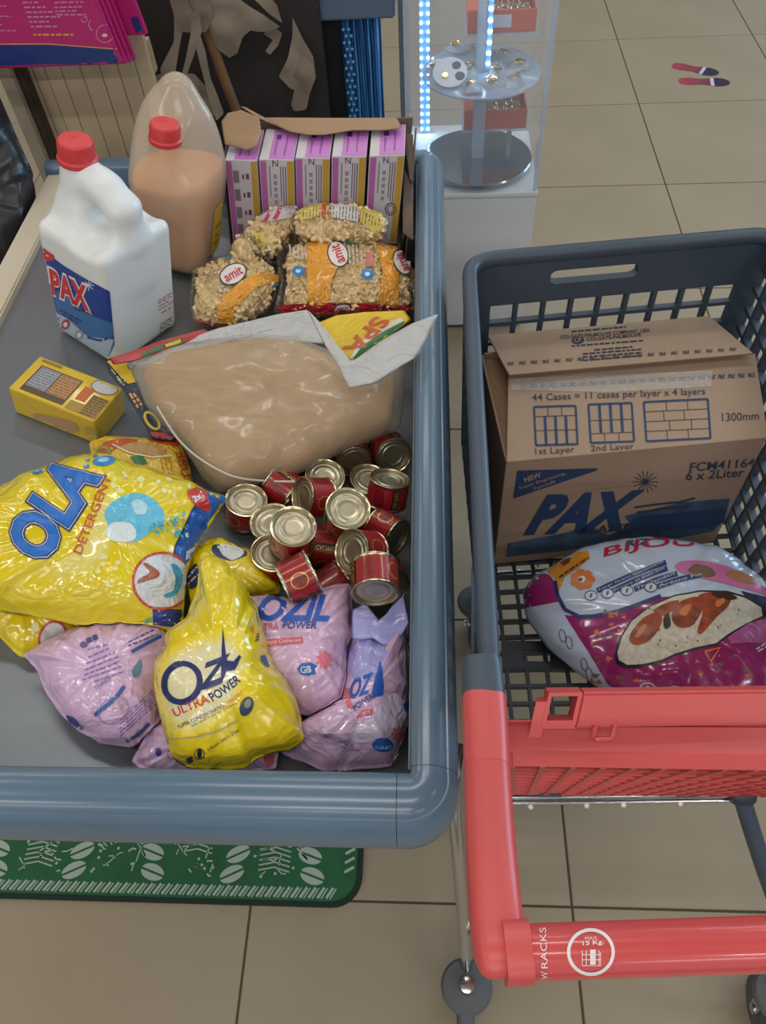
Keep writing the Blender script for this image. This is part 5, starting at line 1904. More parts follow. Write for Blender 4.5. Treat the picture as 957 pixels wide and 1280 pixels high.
tiny_lines([((160, 808), (196, 793)), ((160, 803), (192, 788))], p1v, NV, t, 1.6)
strokes('blue_bar', [[(118, 894), (136, 880), (148, 868), (155, 858)]], 5, p1v, ink(50, 84, 156), t)
patch('blue_print', [(82, 893), (92, 896), (100, 905), (96, 910), (86, 902)], p1v, ink(50, 70, 140), t)
text('OZIL', (88, 906), (104, 915), 7, p1v, ink(60, 80, 150), t, bold=.02)
ring('panel_line', 142, 888, 20, 16, 1.0, p1v, ink(140, 140, 180), t, -38)
tiny_lines([((150, 900 + k * 5), (196, 858 + k * 5)) for k in range(5)], p1v, ink(120, 110, 176), t, 1.4)
patch('teal_splash', [(164, 838), (172, 828), (176, 822), (178, 834), (174, 846), (166, 848)], p1v, ink(90, 130, 150), t)
text('GUARD', (120, 862), (140, 850), 5, p1v, ink(110, 110, 170), t)
strokes('blue_bar', [[(158, 926), (172, 918), (186, 904)]], 4, p1v, ink(64, 76, 150), t)

# big yellow washing powder bag
t = thing('detergent_bag', F(120, 690, 0), 'big yellow washing powder bag with blue letters and blue corner', 'detergent bag')
big, olv = pillow('bag_film', [(-55, 655), (-20, 620), (0, 606), (60, 580), (105, 566), (140, 570), (200, 588), (255, 610), (285, 621), (270, 645), (242, 690), (233, 720), (230, 760), (228, 791), (165, 788), (110, 785), (70, 776), (30, 769), (-55, 755)],
                  (125, 685), .085, .36, .048, .10, YEL, t, below=(y4v, p1v, cuv), rings=24, N=168, wr=.009, wf=12, crease=.008, seed=51, seam=.97)
PX = lambda x, y: (x * .3135, 550 + y * .3135)
PP = lambda *a: [PX(*p) for p in a]
patch('blue_corner', PP((822, 200), (915, 235), (885, 295), (800, 410), (760, 470), (738, 500), (690, 470), (700, 420), (765, 280)), olv, film_ink(26, 92, 172), t, .0006)
strokes('navy_edge', [PP((822, 200), (765, 280), (700, 420), (690, 470))], 2.2, olv, ink(30, 44, 96), t, .001)
patch('blue_foot', PP((608, 672), (738, 676), (728, 768), (690, 745), (610, 738)), olv, film_ink(38, 58, 138), t, .0006)
patch('pale_splash', PP((535, 735), (610, 700), (612, 742), (540, 760)), olv, film_ink(120, 170, 140), t, .0006)
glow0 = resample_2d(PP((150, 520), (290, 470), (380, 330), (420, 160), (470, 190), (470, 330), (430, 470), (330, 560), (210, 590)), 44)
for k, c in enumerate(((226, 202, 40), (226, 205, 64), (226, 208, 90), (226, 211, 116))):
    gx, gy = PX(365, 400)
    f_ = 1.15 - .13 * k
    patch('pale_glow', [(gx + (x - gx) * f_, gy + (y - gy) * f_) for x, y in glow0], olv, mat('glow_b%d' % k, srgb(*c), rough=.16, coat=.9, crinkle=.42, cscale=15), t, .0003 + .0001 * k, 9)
O0, O1, OU = (54, 704), (124, 599), (-46, -31)
text('OLA', O0, O1, OU, olv, ink(34, 42, 96), t, bold=.085, eps=.0010, maxedge=6)
text('OLA', O0, O1, OU, olv, ink(206, 210, 220), t, bold=.058, eps=.0015, maxedge=6)
text('OLA', O0, O1, OU, olv, ink(34, 42, 96), t, bold=.044, eps=.0019, maxedge=6)
text('OLA', O0, O1, OU, olv, ink(24, 104, 186), t, bold=.030, eps=.0023, maxedge=6)
text('D\u00c9TERGENT', (102, 694), (140, 597), (-13, -5), olv, ink(190, 84, 60), t, bold=.012, eps=.0014)
for x, y, rx, ry in ((200, 75, 30, 13), (200, 98, 27, 12), (280, 70, 22, 11), (415, 85, 46, 19), (380, 58, 22, 12), (350, 82, 9, 6), (150, 130, 22, 8), (345, 107, 14, 8)):
    c = PX(x, y)
    patch('bubble', ellipse(c[0], c[1], rx * .3135, ry * .3135, -8), olv, film_ink(50, 130, 190), t, .0008)
    patch('bubble', ellipse(c[0] - 1, c[1] - 1, rx * .15, ry * .15, -8), olv, film_ink(150, 200, 226), t, .0012)
patch('cyan_shirt', PP((405, 275), (430, 262), (500, 212), (560, 208), (620, 235), (660, 290), (668, 330), (640, 350), (600, 345), (590, 380), (550, 412), (480, 408), (435, 400), (420, 370), (440, 330), (410, 310)), olv, film_ink(96, 186, 214), t, .0008)
patch('white_suds', PP((425, 345), (460, 325), (520, 330), (545, 360), (540, 400), (490, 412), (440, 402), (420, 375)), olv, film_ink(214, 226, 226), t, .0012)
patch('white_suds', PP((520, 250), (550, 235), (590, 260), (580, 300), (540, 300)), olv, film_ink(176, 214, 226), t, .0012)
rnd = random.Random(5)
for k in range(46):
    u = rnd.random()
    x, y = 595 + u * 150, 360 - u * 25 + rnd.uniform(-1, 1) * (18 + 34 * u)
    c = PX(x, y)
    patch('powder_grain', ellipse(c[0], c[1], rnd.uniform(1.2, 3.2), rnd.uniform(1, 2.4), rnd.uniform(0, 90), 8), olv, film_ink(70, 176, 190) if k % 3 else film_ink(196, 226, 200), t, .0010 + .0003 * (k % 3))
for k in range(26):
    x, y = rnd.uniform(400, 760), rnd.uniform(120, 250) if k % 2 else rnd.uniform(420, 580)
    if 400 < x < 660 and 205 < y < 420:
        continue
    if k % 2 == 0 and x > 540:
        x -= 180
    c = PX(x, y)
    patch('pale_fleck', ellipse(c[0], c[1], rnd.uniform(2, 6), rnd.uniform(2, 4), rnd.uniform(0, 90), 9), olv, film_ink(232, 222, 150), t, .0007)
cc = PX(645, 562)
patch('white_disc', [(min(x, 232), y) for x, y in ellipse(cc[0], cc[1], 35, 34, 0)], olv, film_ink(206, 210, 214), t, .0010)
ringp = [p for p in ellipse(cc[0], cc[1], 36, 35, 0, 40) if p[0] < 231]
k0 = next(i for i in range(len(ringp)) if math.hypot(ringp[i][0] - ringp[i - 1][0], ringp[i][1] - ringp[i - 1][1]) > 10)
strokes('red_ring', [ringp[k0:] + ringp[:k0]], 3.2, olv, film_ink(196, 70, 48), t, .0014)
patch('hand_picture', PP((560, 490), (580, 485), (610, 510), (640, 525), (635, 550), (600, 555), (545, 580), (540, 560), (590, 535), (605, 530)), olv, film_ink(160, 88, 60), t, .0015)
patch('blue_swirl', PP((670, 490), (700, 490), (728, 540), (715, 600), (680, 632), (645, 628), (640, 615), (690, 605), (700, 560), (690, 520)), olv, film_ink(50, 150, 190), t, .0015)
patch('red_badge', PP((745, 205), (780, 190), (822, 205), (835, 270), (825, 290), (780, 265), (750, 230)), olv, film_ink(200, 58, 46), t, .0012)
text('3x1', (243, 628), (254, 621), 7, olv, ink(236, 226, 220), t, bold=.03, eps=.0018)
patch('white_flag', PP((740, 445), (775, 420), (770, 460), (735, 480)), olv, film_ink(190, 204, 220), t, .0012)

# tall yellow bag standing in front
t = thing('detergent_bag', F(285, 880, 0), 'yellow detergent bag leaning upright in front, navy lettering', 'detergent bag')
fy, fyv = pillow('bag_film', [(250, 690), (258, 687), (286, 706), (305, 730), (320, 757), (335, 810), (344, 834), (361, 854), (376, 890), (380, 926), (364, 938), (337, 942), (320, 949), (308, 960), (279, 963), (235, 960), (218, 951), (206, 921), (194, 873), (191, 830), (205, 808), (206, 790), (232, 774), (247, 735)],
                 (278, 860), .088, .52, .050, .09, YEL, t, below=(p2v, p4v, p5v, y3v, p1v), rings=24, N=168, wr=.010, wf=13, crease=.009, seed=61, seam=.97, bumps=((270, 740, .035, -.012), (300, 760, .02, .012)))
QX = lambda x, y: (170 + x * .2421, 660 + y * .2421)
QP = lambda *a: [QX(*p) for p in a]
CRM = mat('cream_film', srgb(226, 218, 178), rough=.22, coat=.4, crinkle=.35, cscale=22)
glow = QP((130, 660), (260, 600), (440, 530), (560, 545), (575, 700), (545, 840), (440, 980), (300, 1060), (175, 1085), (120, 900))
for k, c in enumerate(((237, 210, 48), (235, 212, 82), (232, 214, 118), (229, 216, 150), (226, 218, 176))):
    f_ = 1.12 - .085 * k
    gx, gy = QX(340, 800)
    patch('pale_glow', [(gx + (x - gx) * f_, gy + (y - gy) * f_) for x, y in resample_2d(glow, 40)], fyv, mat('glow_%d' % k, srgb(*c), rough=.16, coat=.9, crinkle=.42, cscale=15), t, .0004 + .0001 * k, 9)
NVY = ink(34, 46, 98)
ring('lettering', *QX(240, 800), 25.5, 28, 7.5, fyv, NVY, t, 18, .0012, 30, 6)
text('Z', QX(330, 838), QX(440, 795), (8, -33), fyv, NVY, t, bold=.035, eps=.0013, maxedge=6)
patch('lettering', QP((447, 515), (455, 590), (470, 685), (502, 690), (530, 655), (541, 668), (508, 735), (468, 740), (452, 720), (447, 790), (438, 792), (441, 640)), fyv, NVY, t, .0016, 6)
patch('grey_swash', QP((330, 835), (440, 790), (445, 805), (370, 838)), fyv, ink(120, 124, 130), t, .001)
text('ULTRA', (220, 896), (262, 878), 10.5, fyv, ink(204, 74, 60), t, bold=.02)
text('POWER', (266, 877), (301, 852), 11, fyv, NVY, t, bold=.02, arc=-.15)
text('SUPER CONCENTRATED', (224, 911), (281, 884), 4.4, fyv, ink(66, 66, 80), t)
text('DETERGENT', (281, 885), (305, 866), 4.4, fyv, ink(206, 110, 70), t)
text('with built-in power boosters', (240, 909), (297, 880), 3.2, fyv, ink(96, 90, 80), t)
strokes('grey_swash', [QP((180, 1090), (330, 1075), (430, 1045), (520, 995))], 1.8, fyv, ink(170, 160, 130), t, .001)
text("Infused lem'n Zest", (261, 938), (299, 914), 4.6, fyv, ink(40, 40, 56), t)
ring('hand_icon', *QX(328, 1165), 6.5, 7, 1.0, fyv, ink(30, 34, 60), t)
patch('hand_icon', QP((315, 1170), (318, 1145), (325, 1135), (330, 1145), (338, 1140), (342, 1160), (338, 1182), (325, 1190)), fyv, ink(30, 34, 60), t)
patch('small_logo', QP((258, 1190), (290, 1175), (296, 1205), (270, 1215)), fyv, ink(60, 60, 70), t)
patch('navy_oval', ellipse(*QX(570, 920), 8, 12.5, 22), fyv, ink(50, 62, 84), t)
patch('navy_oval', ellipse(*QX(575, 905), 4, 6, 22), fyv, ink(130, 140, 120), t, .0012)
patch('blue_mark', QP((640, 660), (665, 655), (690, 720), (670, 715), (645, 690)), fyv, ink(50, 90, 150), t)
text('JE', QX(612, 590), QX(616, 545), (4, 0), fyv, NVY, t, bold=.02)
patch('orange_mark', QP((588, 510), (605, 505), (606, 540), (592, 535)), fyv, ink(206, 120, 50), t)
#==SPLIT==

# ================================================================== RICE BAG IN THE TROLLEY
def rice_bag():
    M_w = mat('rice_film', srgb(192, 206, 226), rough=.2, coat=.6, crinkle=.12, cscale=9)
    M_p = mat('rice_purple', srgb(150, 38, 104), rough=.2, coat=.6, crinkle=.12, cscale=9)
    pt = at(835, 785, .515)
    nor = (Vector((0, 0, 1)) * .72 + tocam(pt) * .28).normalized()
    t = thing('rice_bag', Vector((pt.x, pt.y, .458)), 'large purple and white rice bag with food picture in the trolley', 'rice bag')
    out = [(653, 740), (664, 722), (684, 709), (726, 685), (776, 675), (830, 675), (892, 685), (925, 704), (955, 728), (968, 760), (972, 820), (962, 872), (930, 892), (850, 896), (800, 884), (759, 866), (726, 845), (684, 810), (656, 770)]
    o, bv = pillow('bag_film', out, (825, 780), 0, 0, .062, .075, M_w, t, rings=26, N=168, wr=.010, wf=9, crease=.006, seam=.985, seed=71, normal=nor, pt=pt, base=lambda p: .4592, prof=.42,
                   bumps=((760, 840, .05, .012), (880, 850, .05, -.012), (830, 852, .02, .014)))
    RX = lambda x, y: (560 + x * .4148, 660 + y * .4148)
    RP = lambda *a: [RX(*p) for p in a]
    patch('purple_field', RP((350, 262), (420, 270), (510, 255), (640, 208), (700, 205), (957, 215), (1030, 260), (1040, 560), (720, 560), (560, 520), (480, 470), (420, 370)), bv, M_p, t, .0006, 8)
    patch('purple_corner', RP((226, 190), (238, 160), (300, 128), (322, 160), (330, 210), (350, 245), (320, 200), (240, 182), (228, 260)), bv, M_p, t, .0006)
    patch('orange_corner', RP((292, 124), (345, 84), (420, 68), (428, 92), (395, 120), (350, 150), (335, 190), (318, 150)), bv, mat('rice_orange', srgb(214, 146, 40), rough=.25, coat=.4, crinkle=.2), t, .0008)
    tiny_lines([RP((335, 150), (420, 92))], bv, ink(110, 60, 60), t, 3, .0014)
    patch('brown_mark', RP((338, 108), (352, 95), (372, 90), (365, 106), (348, 115)), bv, ink(110, 60, 40), t, .0014)
    for k in range(7):
        a = k * 2 * math.pi / 7
        c = RX(405 + 24 * math.cos(a), 156 + 20 * math.sin(a))
        patch('orange_flower', ellipse(c[0], c[1], 6, 5), bv, ink(214, 126, 66), t, .001 + .0001 * k)
    patch('orange_flower', ellipse(*RX(402, 158), 6.5, 5.5), bv, ink(214, 126, 66), t, .0018)
    patch('white_eye', ellipse(*RX(402, 156), 4.6, 3.6, -20), bv, ink(226, 220, 214), t, .0022)
    patch('dark_eye', ellipse(*RX(398, 157), 3, 2.4, -20), bv, ink(50, 30, 40), t, .0026)
    strokes('navy_band', [RP((322, 160), (330, 205), (352, 245), (395, 268), (440, 266), (510, 252), (580, 228), (640, 205))], 5, bv, ink(30, 48, 104), t, .0011)
    text('BIJOU', RX(468, 97), RX(738, 66), (2, -15), bv, ink(186, 40, 66), t, bold=.015, eps=.0013, arc=.35)
    text('RIZ', RX(536, 58), RX(604, 50), (1, -7), bv, ink(70, 80, 120), t, bold=.03, eps=.0013, arc=.1)
    for i, (a, b, s) in enumerate((((448, 190), (656, 104), 'Longs Grains S\u00e9lectionn\u00e9s'), ((494, 192), (660, 122), 'Propre et Bien Sec'), ((560, 186), (690, 138), 'Tha\u00eflandais'), ((628, 178), (770, 140), 'Ar\u00f4me Fin'))):
        p, q = RX(*a), RX(*b)
        strokes('blue_ribbon', [[p, ((p[0] + q[0]) / 2, (p[1] + q[1]) / 2 - 2), q]], 6.5, bv, ink(34, 62, 118), t, .001 + .0001 * i)
        text(s, (p[0] + 3, p[1] + 1), (q[0] - 3, q[1] + 1), 3.6, bv, ink(206, 212, 226), t, eps=.0019)
    for c in ((430, 205), (480, 198), (538, 190), (610, 180)):
        x, y = RX(*c)
        patch('round_icon', ellipse(x, y, 8, 6.2), bv, ink(206, 212, 224), t, .0016)
        ring('round_icon', x, y, 8, 6.2, 1, bv, ink(40, 62, 120), t, 0, .002)
        patch('icon_grain', ellipse(x, y, 1.5, 3.2, 20), bv, ink(120, 80, 90), t, .002)
    patch('pink_field', RP((665, 112), (690, 98), (770, 98), (860, 120), (957, 180), (990, 215), (900, 185), (800, 160), (710, 140), (676, 128)), bv, ink(206, 116, 168), t, .0012)
    patch('dish_picture', RP((715, 128), (745, 108), (790, 118), (810, 142), (780, 152), (735, 140)), bv, ink(126, 92, 76), t, .0016)
    patch('dish_picture', RP((830, 130), (870, 128), (920, 150), (940, 172), (890, 168), (840, 150)), bv, ink(170, 120, 84), t, .0016)
    patch('navy_area', RP((880, 190), (957, 208), (1010, 240), (957, 260), (900, 215)), bv, ink(44, 40, 70), t, .0012)  # plain navy patch laid on the film beside the plate
    # plate of rice and chicken
    pl = RP((500, 380), (515, 330), (545, 280), (600, 235), (680, 200), (760, 186), (840, 188), (900, 205), (950, 235), (955, 262), (900, 290), (850, 320), (810, 350), (740, 365), (680, 385), (640, 405), (580, 418), (530, 420), (505, 405))
    patch('plate', [(x, y + 1) for x, y in pl], bv, ink(34, 28, 34), t, .0012, 8)
    cx_, cy_ = RX(725, 300)
    patch('rice_picture', [(cx_ + (x - cx_) * .955, cy_ + (y - cy_) * .93) for x, y in pl], bv, mat('rice_print', srgb(206, 200, 180), rough=.4, var=.18, vscale=130), t, .0016, 8)
    CHK = mat('chicken_print', srgb(150, 64, 28), rough=.3, var=.45, vscale=55)
    for poly in (((540, 330), (575, 280), (620, 250), (650, 262), (640, 300), (610, 340), (570, 358), (545, 355)), ((665, 270), (690, 225), (740, 205), (780, 215), (760, 260), (735, 300), (690, 305)),
                 ((735, 205), (800, 190), (860, 205), (850, 235), (810, 265), (780, 300), (755, 335), (740, 320), (765, 270), (770, 230)), ((610, 250), (660, 225), (700, 215), (690, 240), (650, 270))):
        patch('chicken_picture', resample_2d(RP(*poly), 36), bv, CHK, t, .0020, 8)
    for poly in (((645, 270), (665, 250), (672, 300), (650, 310)), ((780, 195), (830, 190), (880, 215), (845, 222), (800, 212))):
        patch('sauce_picture', resample_2d(RP(*poly), 24), bv, ink(60, 34, 26), t, .0024)
    for poly in (((555, 335), (590, 285), (605, 290), (575, 335)), ((690, 260), (715, 230), (735, 232), (715, 270)), ((800, 225), (830, 210), (838, 222), (806, 245))):
        patch('chicken_gloss', resample_2d(RP(*poly), 24), bv, ink(206, 120, 60), t, .0025)
    r2 = random.Random(9)
    for k in range(26):
        x, y = r2.uniform(600, 900), r2.uniform(230, 385)
        if y > 390 - (x - 600) * .28:
            continue
        c = RX(x, y)
        patch('herb_fleck', ellipse(c[0], c[1], r2.uniform(1, 2.4), r2.uniform(.8, 1.6), r2.uniform(0, 180), 7), bv, ink(96, 108, 50), t, .0028)
    for k in range(34):
        x, y = r2.choice([(r2.uniform(430, 520), r2.uniform(300, 470)), (r2.uniform(560, 940), r2.uniform(395, 510)), (r2.uniform(470, 560), r2.uniform(250, 300))])
        c = RX(x, y)
        s = r2.uniform(3, 6)
        a = r2.uniform(0, 6.28)
        patch('confetti', [(c[0] + s * math.cos(a + j * 2.09), c[1] + s * .7 * math.sin(a + j * 2.09)) for j in range(3)], bv, ink(206, 110, 46) if k % 3 else ink(120, 104, 70), t, .0012)
    strokes('confetti', [[RX(772, 372), RX(818, 360), RX(790, 402), RX(772, 372)]], 3, bv, ink(226, 130, 40), t, .0014)
    for x, y in ((680, 490), (770, 500), (600, 480)):
        strokes('white_scroll', [[RX(x + 22 * math.cos(a), y + 14 * math.sin(a)) for a in lin(0, 6.2, 14)], [RX(x - 20, y + 14), RX(x, y - 6), RX(x + 22, y + 12)]], 1.8, bv, ink(206, 190, 206), t, .0014)
    patch('lilac_fold', RP((900, 290), (957, 272), (1000, 300), (1000, 350), (900, 345), (850, 350), (840, 330)), bv, mat('rice_lilac', srgb(170, 84, 140), rough=.25, coat=.3, crinkle=.2), t, .0018)
    tiny_lines([RP((925, 365), (1000, 320)), RP((930, 372), (1005, 330))], bv, ink(214, 200, 212), t, 2, .002)
    # sketched grains on the white side
    for x, y in ((345, 325), (365, 345), (410, 410), (425, 440)):
        strokes('sketch', [[RX(x + 10 * math.cos(a), y + 18 * math.sin(a) + 6 * math.cos(a)) for a in lin(0, 6.28, 12)]], 1.0, bv, ink(70, 74, 96), t, .001)
rice_bag()

# ================================================================== DISPLAY CASE OF JEWELLERY
M_white = mat('white_laminate', srgb(222, 226, 230), rough=.4)
M_acr = mat('acrylic', srgb(226, 236, 246), rough=.04, trans=.88, spec=1.0)
M_acr2 = mat('acrylic_edge', srgb(186, 206, 226), rough=.1, trans=.55, spec=1.0)
M_led = mat('led', srgb(200, 225, 255), emit=(.55, .80, 1.0), estr=46)
PT = .452
dr = at(671, 240, PT)
XR, YD = dr.x, dr.y
XLd, YDb = atY(506, 100, YD).x, YD + .36
dc = thing('display_case', ((XR + XLd) / 2, YD + .18, 0), 'white plinth with clear lit acrylic case of jewellery beyond the counter', 'display case')
box('plinth_body', (XLd, YD, .012), (XR, YDb, PT - .012), M_white, dc, .002)
box('plinth_foot', (XLd + .02, YD + .02, 0), (XR - .02, YDb - .02, .0119), M_dark, dc)
box('plinth_top', (XLd - .002, YD - .002, PT - .0119), (XR + .002, YDb + .002, PT), M_white, dc, .0015)
ZT = 1.32
th = .004
box('pane', (XLd, YD, PT + .0005), (XR, YD + th, ZT), M_acr, dc)
box('pane', (XR - th, YD + th + .0004, PT + .0005), (XR, YDb - th, ZT), M_acr, dc)
box('pane', (XLd, YD + th + .0004, PT + .0005), (XLd + th, YDb - th, ZT), M_acr, dc)
box('pane', (XLd, YDb - th + .0004, PT + .0005), (XR, YDb, ZT), M_acr, dc)
for x in (XLd + .001, XR - .011):
    box('corner_bead', (x, YD + .0045, PT + .0005), (x + .010, YD + .0145, ZT), M_acr2, dc)
box('hinge_post', (XLd - .012, YD - .004, PT - .1), (XLd - .001, YD + .012, ZT), mat('alu_post', srgb(150, 160, 172), rough=.35, metal=.7), dc)
ctr = at(596, 196, PT + .02)
lathe('turntable_foot', [(0, PT + .0005), (.05, PT + .0005), (.045, PT + .012), (0, PT + .012)], M_chrome, dc, 28, Vector((ctr.x, ctr.y, 0)))
RDi = .148
M_mirror = mat('mirror_disc', srgb(150, 160, 172), rough=.12, metal=.9)
d1 = lathe('round_shelf', [(0, PT + .013), (RDi - .003, PT + .013), (RDi, PT + .016), (RDi, PT + .02), (RDi - .003, PT + .023), (0, PT + .023)], M_mirror, dc, 56, Vector((ctr.x, ctr.y, 0)))
def z_at(x, y, py):
    best = None
    for i in range(2000):
        z = i * .0008
        q = Vector((x, y, z)) - CAMP
        v = CY + FPX * q.dot(DN) / q.dot(FW)
        if best is None or abs(v - py) < best[0]:
            best = (abs(v - py), z)
    return best[1]
Z2 = z_at(ctr.x, ctr.y, 92)
lathe('round_shelf', [(0, Z2), (RDi - .004, Z2), (RDi, Z2 + .003), (RDi, Z2 + .007), (RDi - .004, Z2 + .010), (0, Z2 + .010)], mat('frosted_disc', srgb(170, 190, 212), rough=.12, trans=.45, spec=1.0), dc, 56, Vector((ctr.x, ctr.y, 0)))
box('centre_post', (ctr.x - .016, ctr.y - .016, PT + .0235), (ctr.x + .016, ctr.y + .016, Z2 - .0005), M_acr2, dc, .002)
box('centre_post', (ctr.x - .016, ctr.y - .016, Z2 + .0105), (ctr.x + .016, ctr.y + .016, ZT - .02), M_acr2, dc, .002)
def led_strip(px, py, wdx, zb, zt, n, p=None):
    p = p or at(px, py, zb)
    bk = box('led_strip', (p.x - wdx / 2 - .004, p.y + .002, zb), (p.x + wdx / 2 + .004, p.y + .005, zt), mat('strip_back', srgb(96, 146, 204), rough=.4), dc)  # bluish glow of the diodes is put into the backing colour
    bm = bmesh.new()
    for i in range(n):
        z = zb + (zt - zb) * (i + .5) / n
        for s in (-.5, .5):
            bmesh.ops.create_icosphere(bm, subdivisions=1, radius=.0034, matrix=Matrix.Translation((p.x + s * wdx, p.y, z)))
    o = bm_obj('led_dots', bm, M_led, bk, angle=None)
    o['kind'] = 'stuff'
led_strip(531, 166, .018, PT + .004, ZT - .01, 40)
led_strip(0, 0, .004, Z2 + .02, ZT - .03, 24, Vector((ctr.x + .014, ctr.y - .022, 0)))
# orange ring trays
def ring_tray(x0, y0, zz, lab, card=False):
    wd, dp, hh = .165, .10, .05
    t = thing('ring_tray', (x0 + wd / 2, y0 + dp / 2, zz), lab, 'jewellery tray', 'orange jewellery trays')
    M_or = mat('orange_tray', srgb(206, 92, 58), rough=.5)
    box('tray_base', (x0, y0, zz), (x0 + wd, y0 + dp, zz + .004), M_or, t)
    for lo, hi in (((x0, y0, zz + .0041), (x0 + wd, y0 + .004, zz + hh)), ((x0, y0 + dp - .004, zz + .0041), (x0 + wd, y0 + dp, zz + hh)),
                   ((x0, y0 + .0042, zz + .0041), (x0 + .03, y0 + dp - .0042, zz + hh)), ((x0 + wd - .004, y0 + .0042, zz + .0041), (x0 + wd, y0 + dp - .0042, zz + hh))):
        box('tray_side', lo, hi, M_or, t, .0008)
    bm = bmesh.new()
    bm_box(bm, (x0 + .0305, y0 + .0045, zz + .0042), (x0 + wd - .0045, y0 + dp - .0045, zz + .032))
    bm_bevel(bm, .006, 3)
    bm_obj('grey_cushion', bm, mat('grey_velvet', srgb(120, 116, 118), rough=.9), t)
    r3 = random.Random(int(zz * 100))
    for k in range(9):
        c = Vector((x0 + .045 + (k % 5) * .024 + r3.uniform(-.004, .004), y0 + .03 + (k // 5) * .035, zz + .040))
        V, Fc = [], []
        ax = Vector((r3.uniform(-.4, .4), r3.uniform(-1, -.2), r3.uniform(.2, .8))).normalized()
        a, b = frame_of(ax)
        P = [c + a * (.009 * math.cos(q)) + b * (.009 * math.sin(q)) for q in [i * 2 * math.pi / 12 for i in range(13)]]
        tube('ring', P, .0021, mat('gold_metal', srgb(216, 176, 110), rough=.2, metal=1.0), t, seg=6)
    if card:
        box('price_card', (x0 + .06, y0 - .0016, zz + .012), (x0 + .105, y0 - .0002, zz + .040), M_card, t)
    return t
tr1 = at(592, 160, .56)
zt1 = .56
tr1.x = min(tr1.x, XR - .19)
tr1.y = min(max(tr1.y, ctr.y + .024), YDb - .112)
zt1 = z_at(tr1.x + .08, tr1.y, 161)
tr1.x = min(tr1.x, XR - .19)
tr1.y = min(max(tr1.y, ctr.y + .024), YDb - .112)
ring_tray(tr1.x, tr1.y, zt1, 'orange jewellery tray low in the display case, below the round shelf')
zt2 = .86
p2_ = at(628, 40, zt2)
p2_.x = min(p2_.x - .03, XR - .19) + .03
zt2 = z_at(p2_.x + .05, min(max(p2_.y, ctr.y + .024), YDb - .112), 41)
p2_.y = min(max(p2_.y, ctr.y + .024), YDb - .112)
ring_tray(p2_.x - .03, p2_.y, zt2, 'upper orange jewellery tray with white card in the display case', True)
for pz, q in ((zt1, tr1), (zt2, Vector((p2_.x - .03, p2_.y, 0)))):
    box('tray_shelf', (q.x - .005, q.y - .003, pz - .006), (q.x + .175, q.y + .104, pz - .0005), M_acr2, dc)
    box('shelf_arm', (q.x + .12, q.y + .03, PT + .001 if pz < .7 else zt1 + .10), (q.x + .132, q.y + .042, pz - .0065), M_chrome, dc) if pz < .7 else None
# small clear bags of jewellery on the middle shelf
M_bagc = mat('zip_bag', srgb(214, 220, 228), rough=.1, trans=.42, spec=1.0, crinkle=.7, cscale=60)
r4 = random.Random(12)
spots = [(545, 84, 'bag'), (572, 60, 'bag'), (600, 62, 'bag'), (628, 68, 'bag'), (648, 82, 'bag'), (640, 100, 'bag'), (612, 104, 'bag'), (590, 110, 'bag'), (620, 88, 'bag'), (585, 88, 'bag')]
near = ['by the lamp strip', 'at the far edge of the shelf', 'just behind the post', 'in the far right part of the shelf', 'at the aisle edge of the shelf', 'over the low orange tray', 'right in front of the post', 'at the near edge of the shelf', 'in the middle of the shelf', 'tucked behind the black and white card']
for i, (x, y, _) in enumerate(spots):
    p = at(x, y, Z2 + .014)
    lab = 'small clear bag of gilt jewellery lying ' + near[i]
    t = thing('jewellery_bag', Vector((p.x, p.y, Z2 + .0105)), lab, 'bag', 'small clear jewellery bags in the display case')
    a = r4.uniform(0, 6.28)
    wv, hv = r4.uniform(.02, .028), r4.uniform(.026, .036)
    V, Fc = [], []
    n = 8
    for s in (0, 1):
        for iy in range(n + 1):
            for ix in range(n + 1):
                u, v = ix / n * 2 - 1, iy / n * 2 - 1
                hh = (1 - u * u) * (1 - v * v)
                z = Z2 + .0112 + (s * .014 * hh + .004 * abs(noise.noise(Vector((u * 2, v * 2, i + s)))) * hh) + (.012 * max(0, v) * (i % 3) * .5)
                V.append((p.x + (u * wv) * math.cos(a) - (v * hv) * math.sin(a), p.y + (u * wv) * math.sin(a) + (v * hv) * math.cos(a), z))
    m_ = (n + 1) ** 2
    for s in (0, 1):
        for iy in range(n):
            for ix in range(n):
                q = (s * m_ + iy * (n + 1) + ix, s * m_ + iy * (n + 1) + ix + 1, s * m_ + (iy + 1) * (n + 1) + ix + 1, s * m_ + (iy + 1) * (n + 1) + ix)
                Fc.append(q if s else q[::-1])
    mesh_obj('bag_film', V, Fc, M_bagc, t)
    for k in range(3):
        c = Vector((p.x + r4.uniform(-.01, .01), p.y + r4.uniform(-.012, .012), Z2 + .024))
        P = [c + Vector((.009 * math.cos(q), .009 * math.sin(q), .0012 * math.sin(q * 2))) for q in [j * 2 * math.pi / 10 for j in range(11)]]
        tube('gilt_ring', P, .0019, MATS['gold_metal'], t, seg=5)
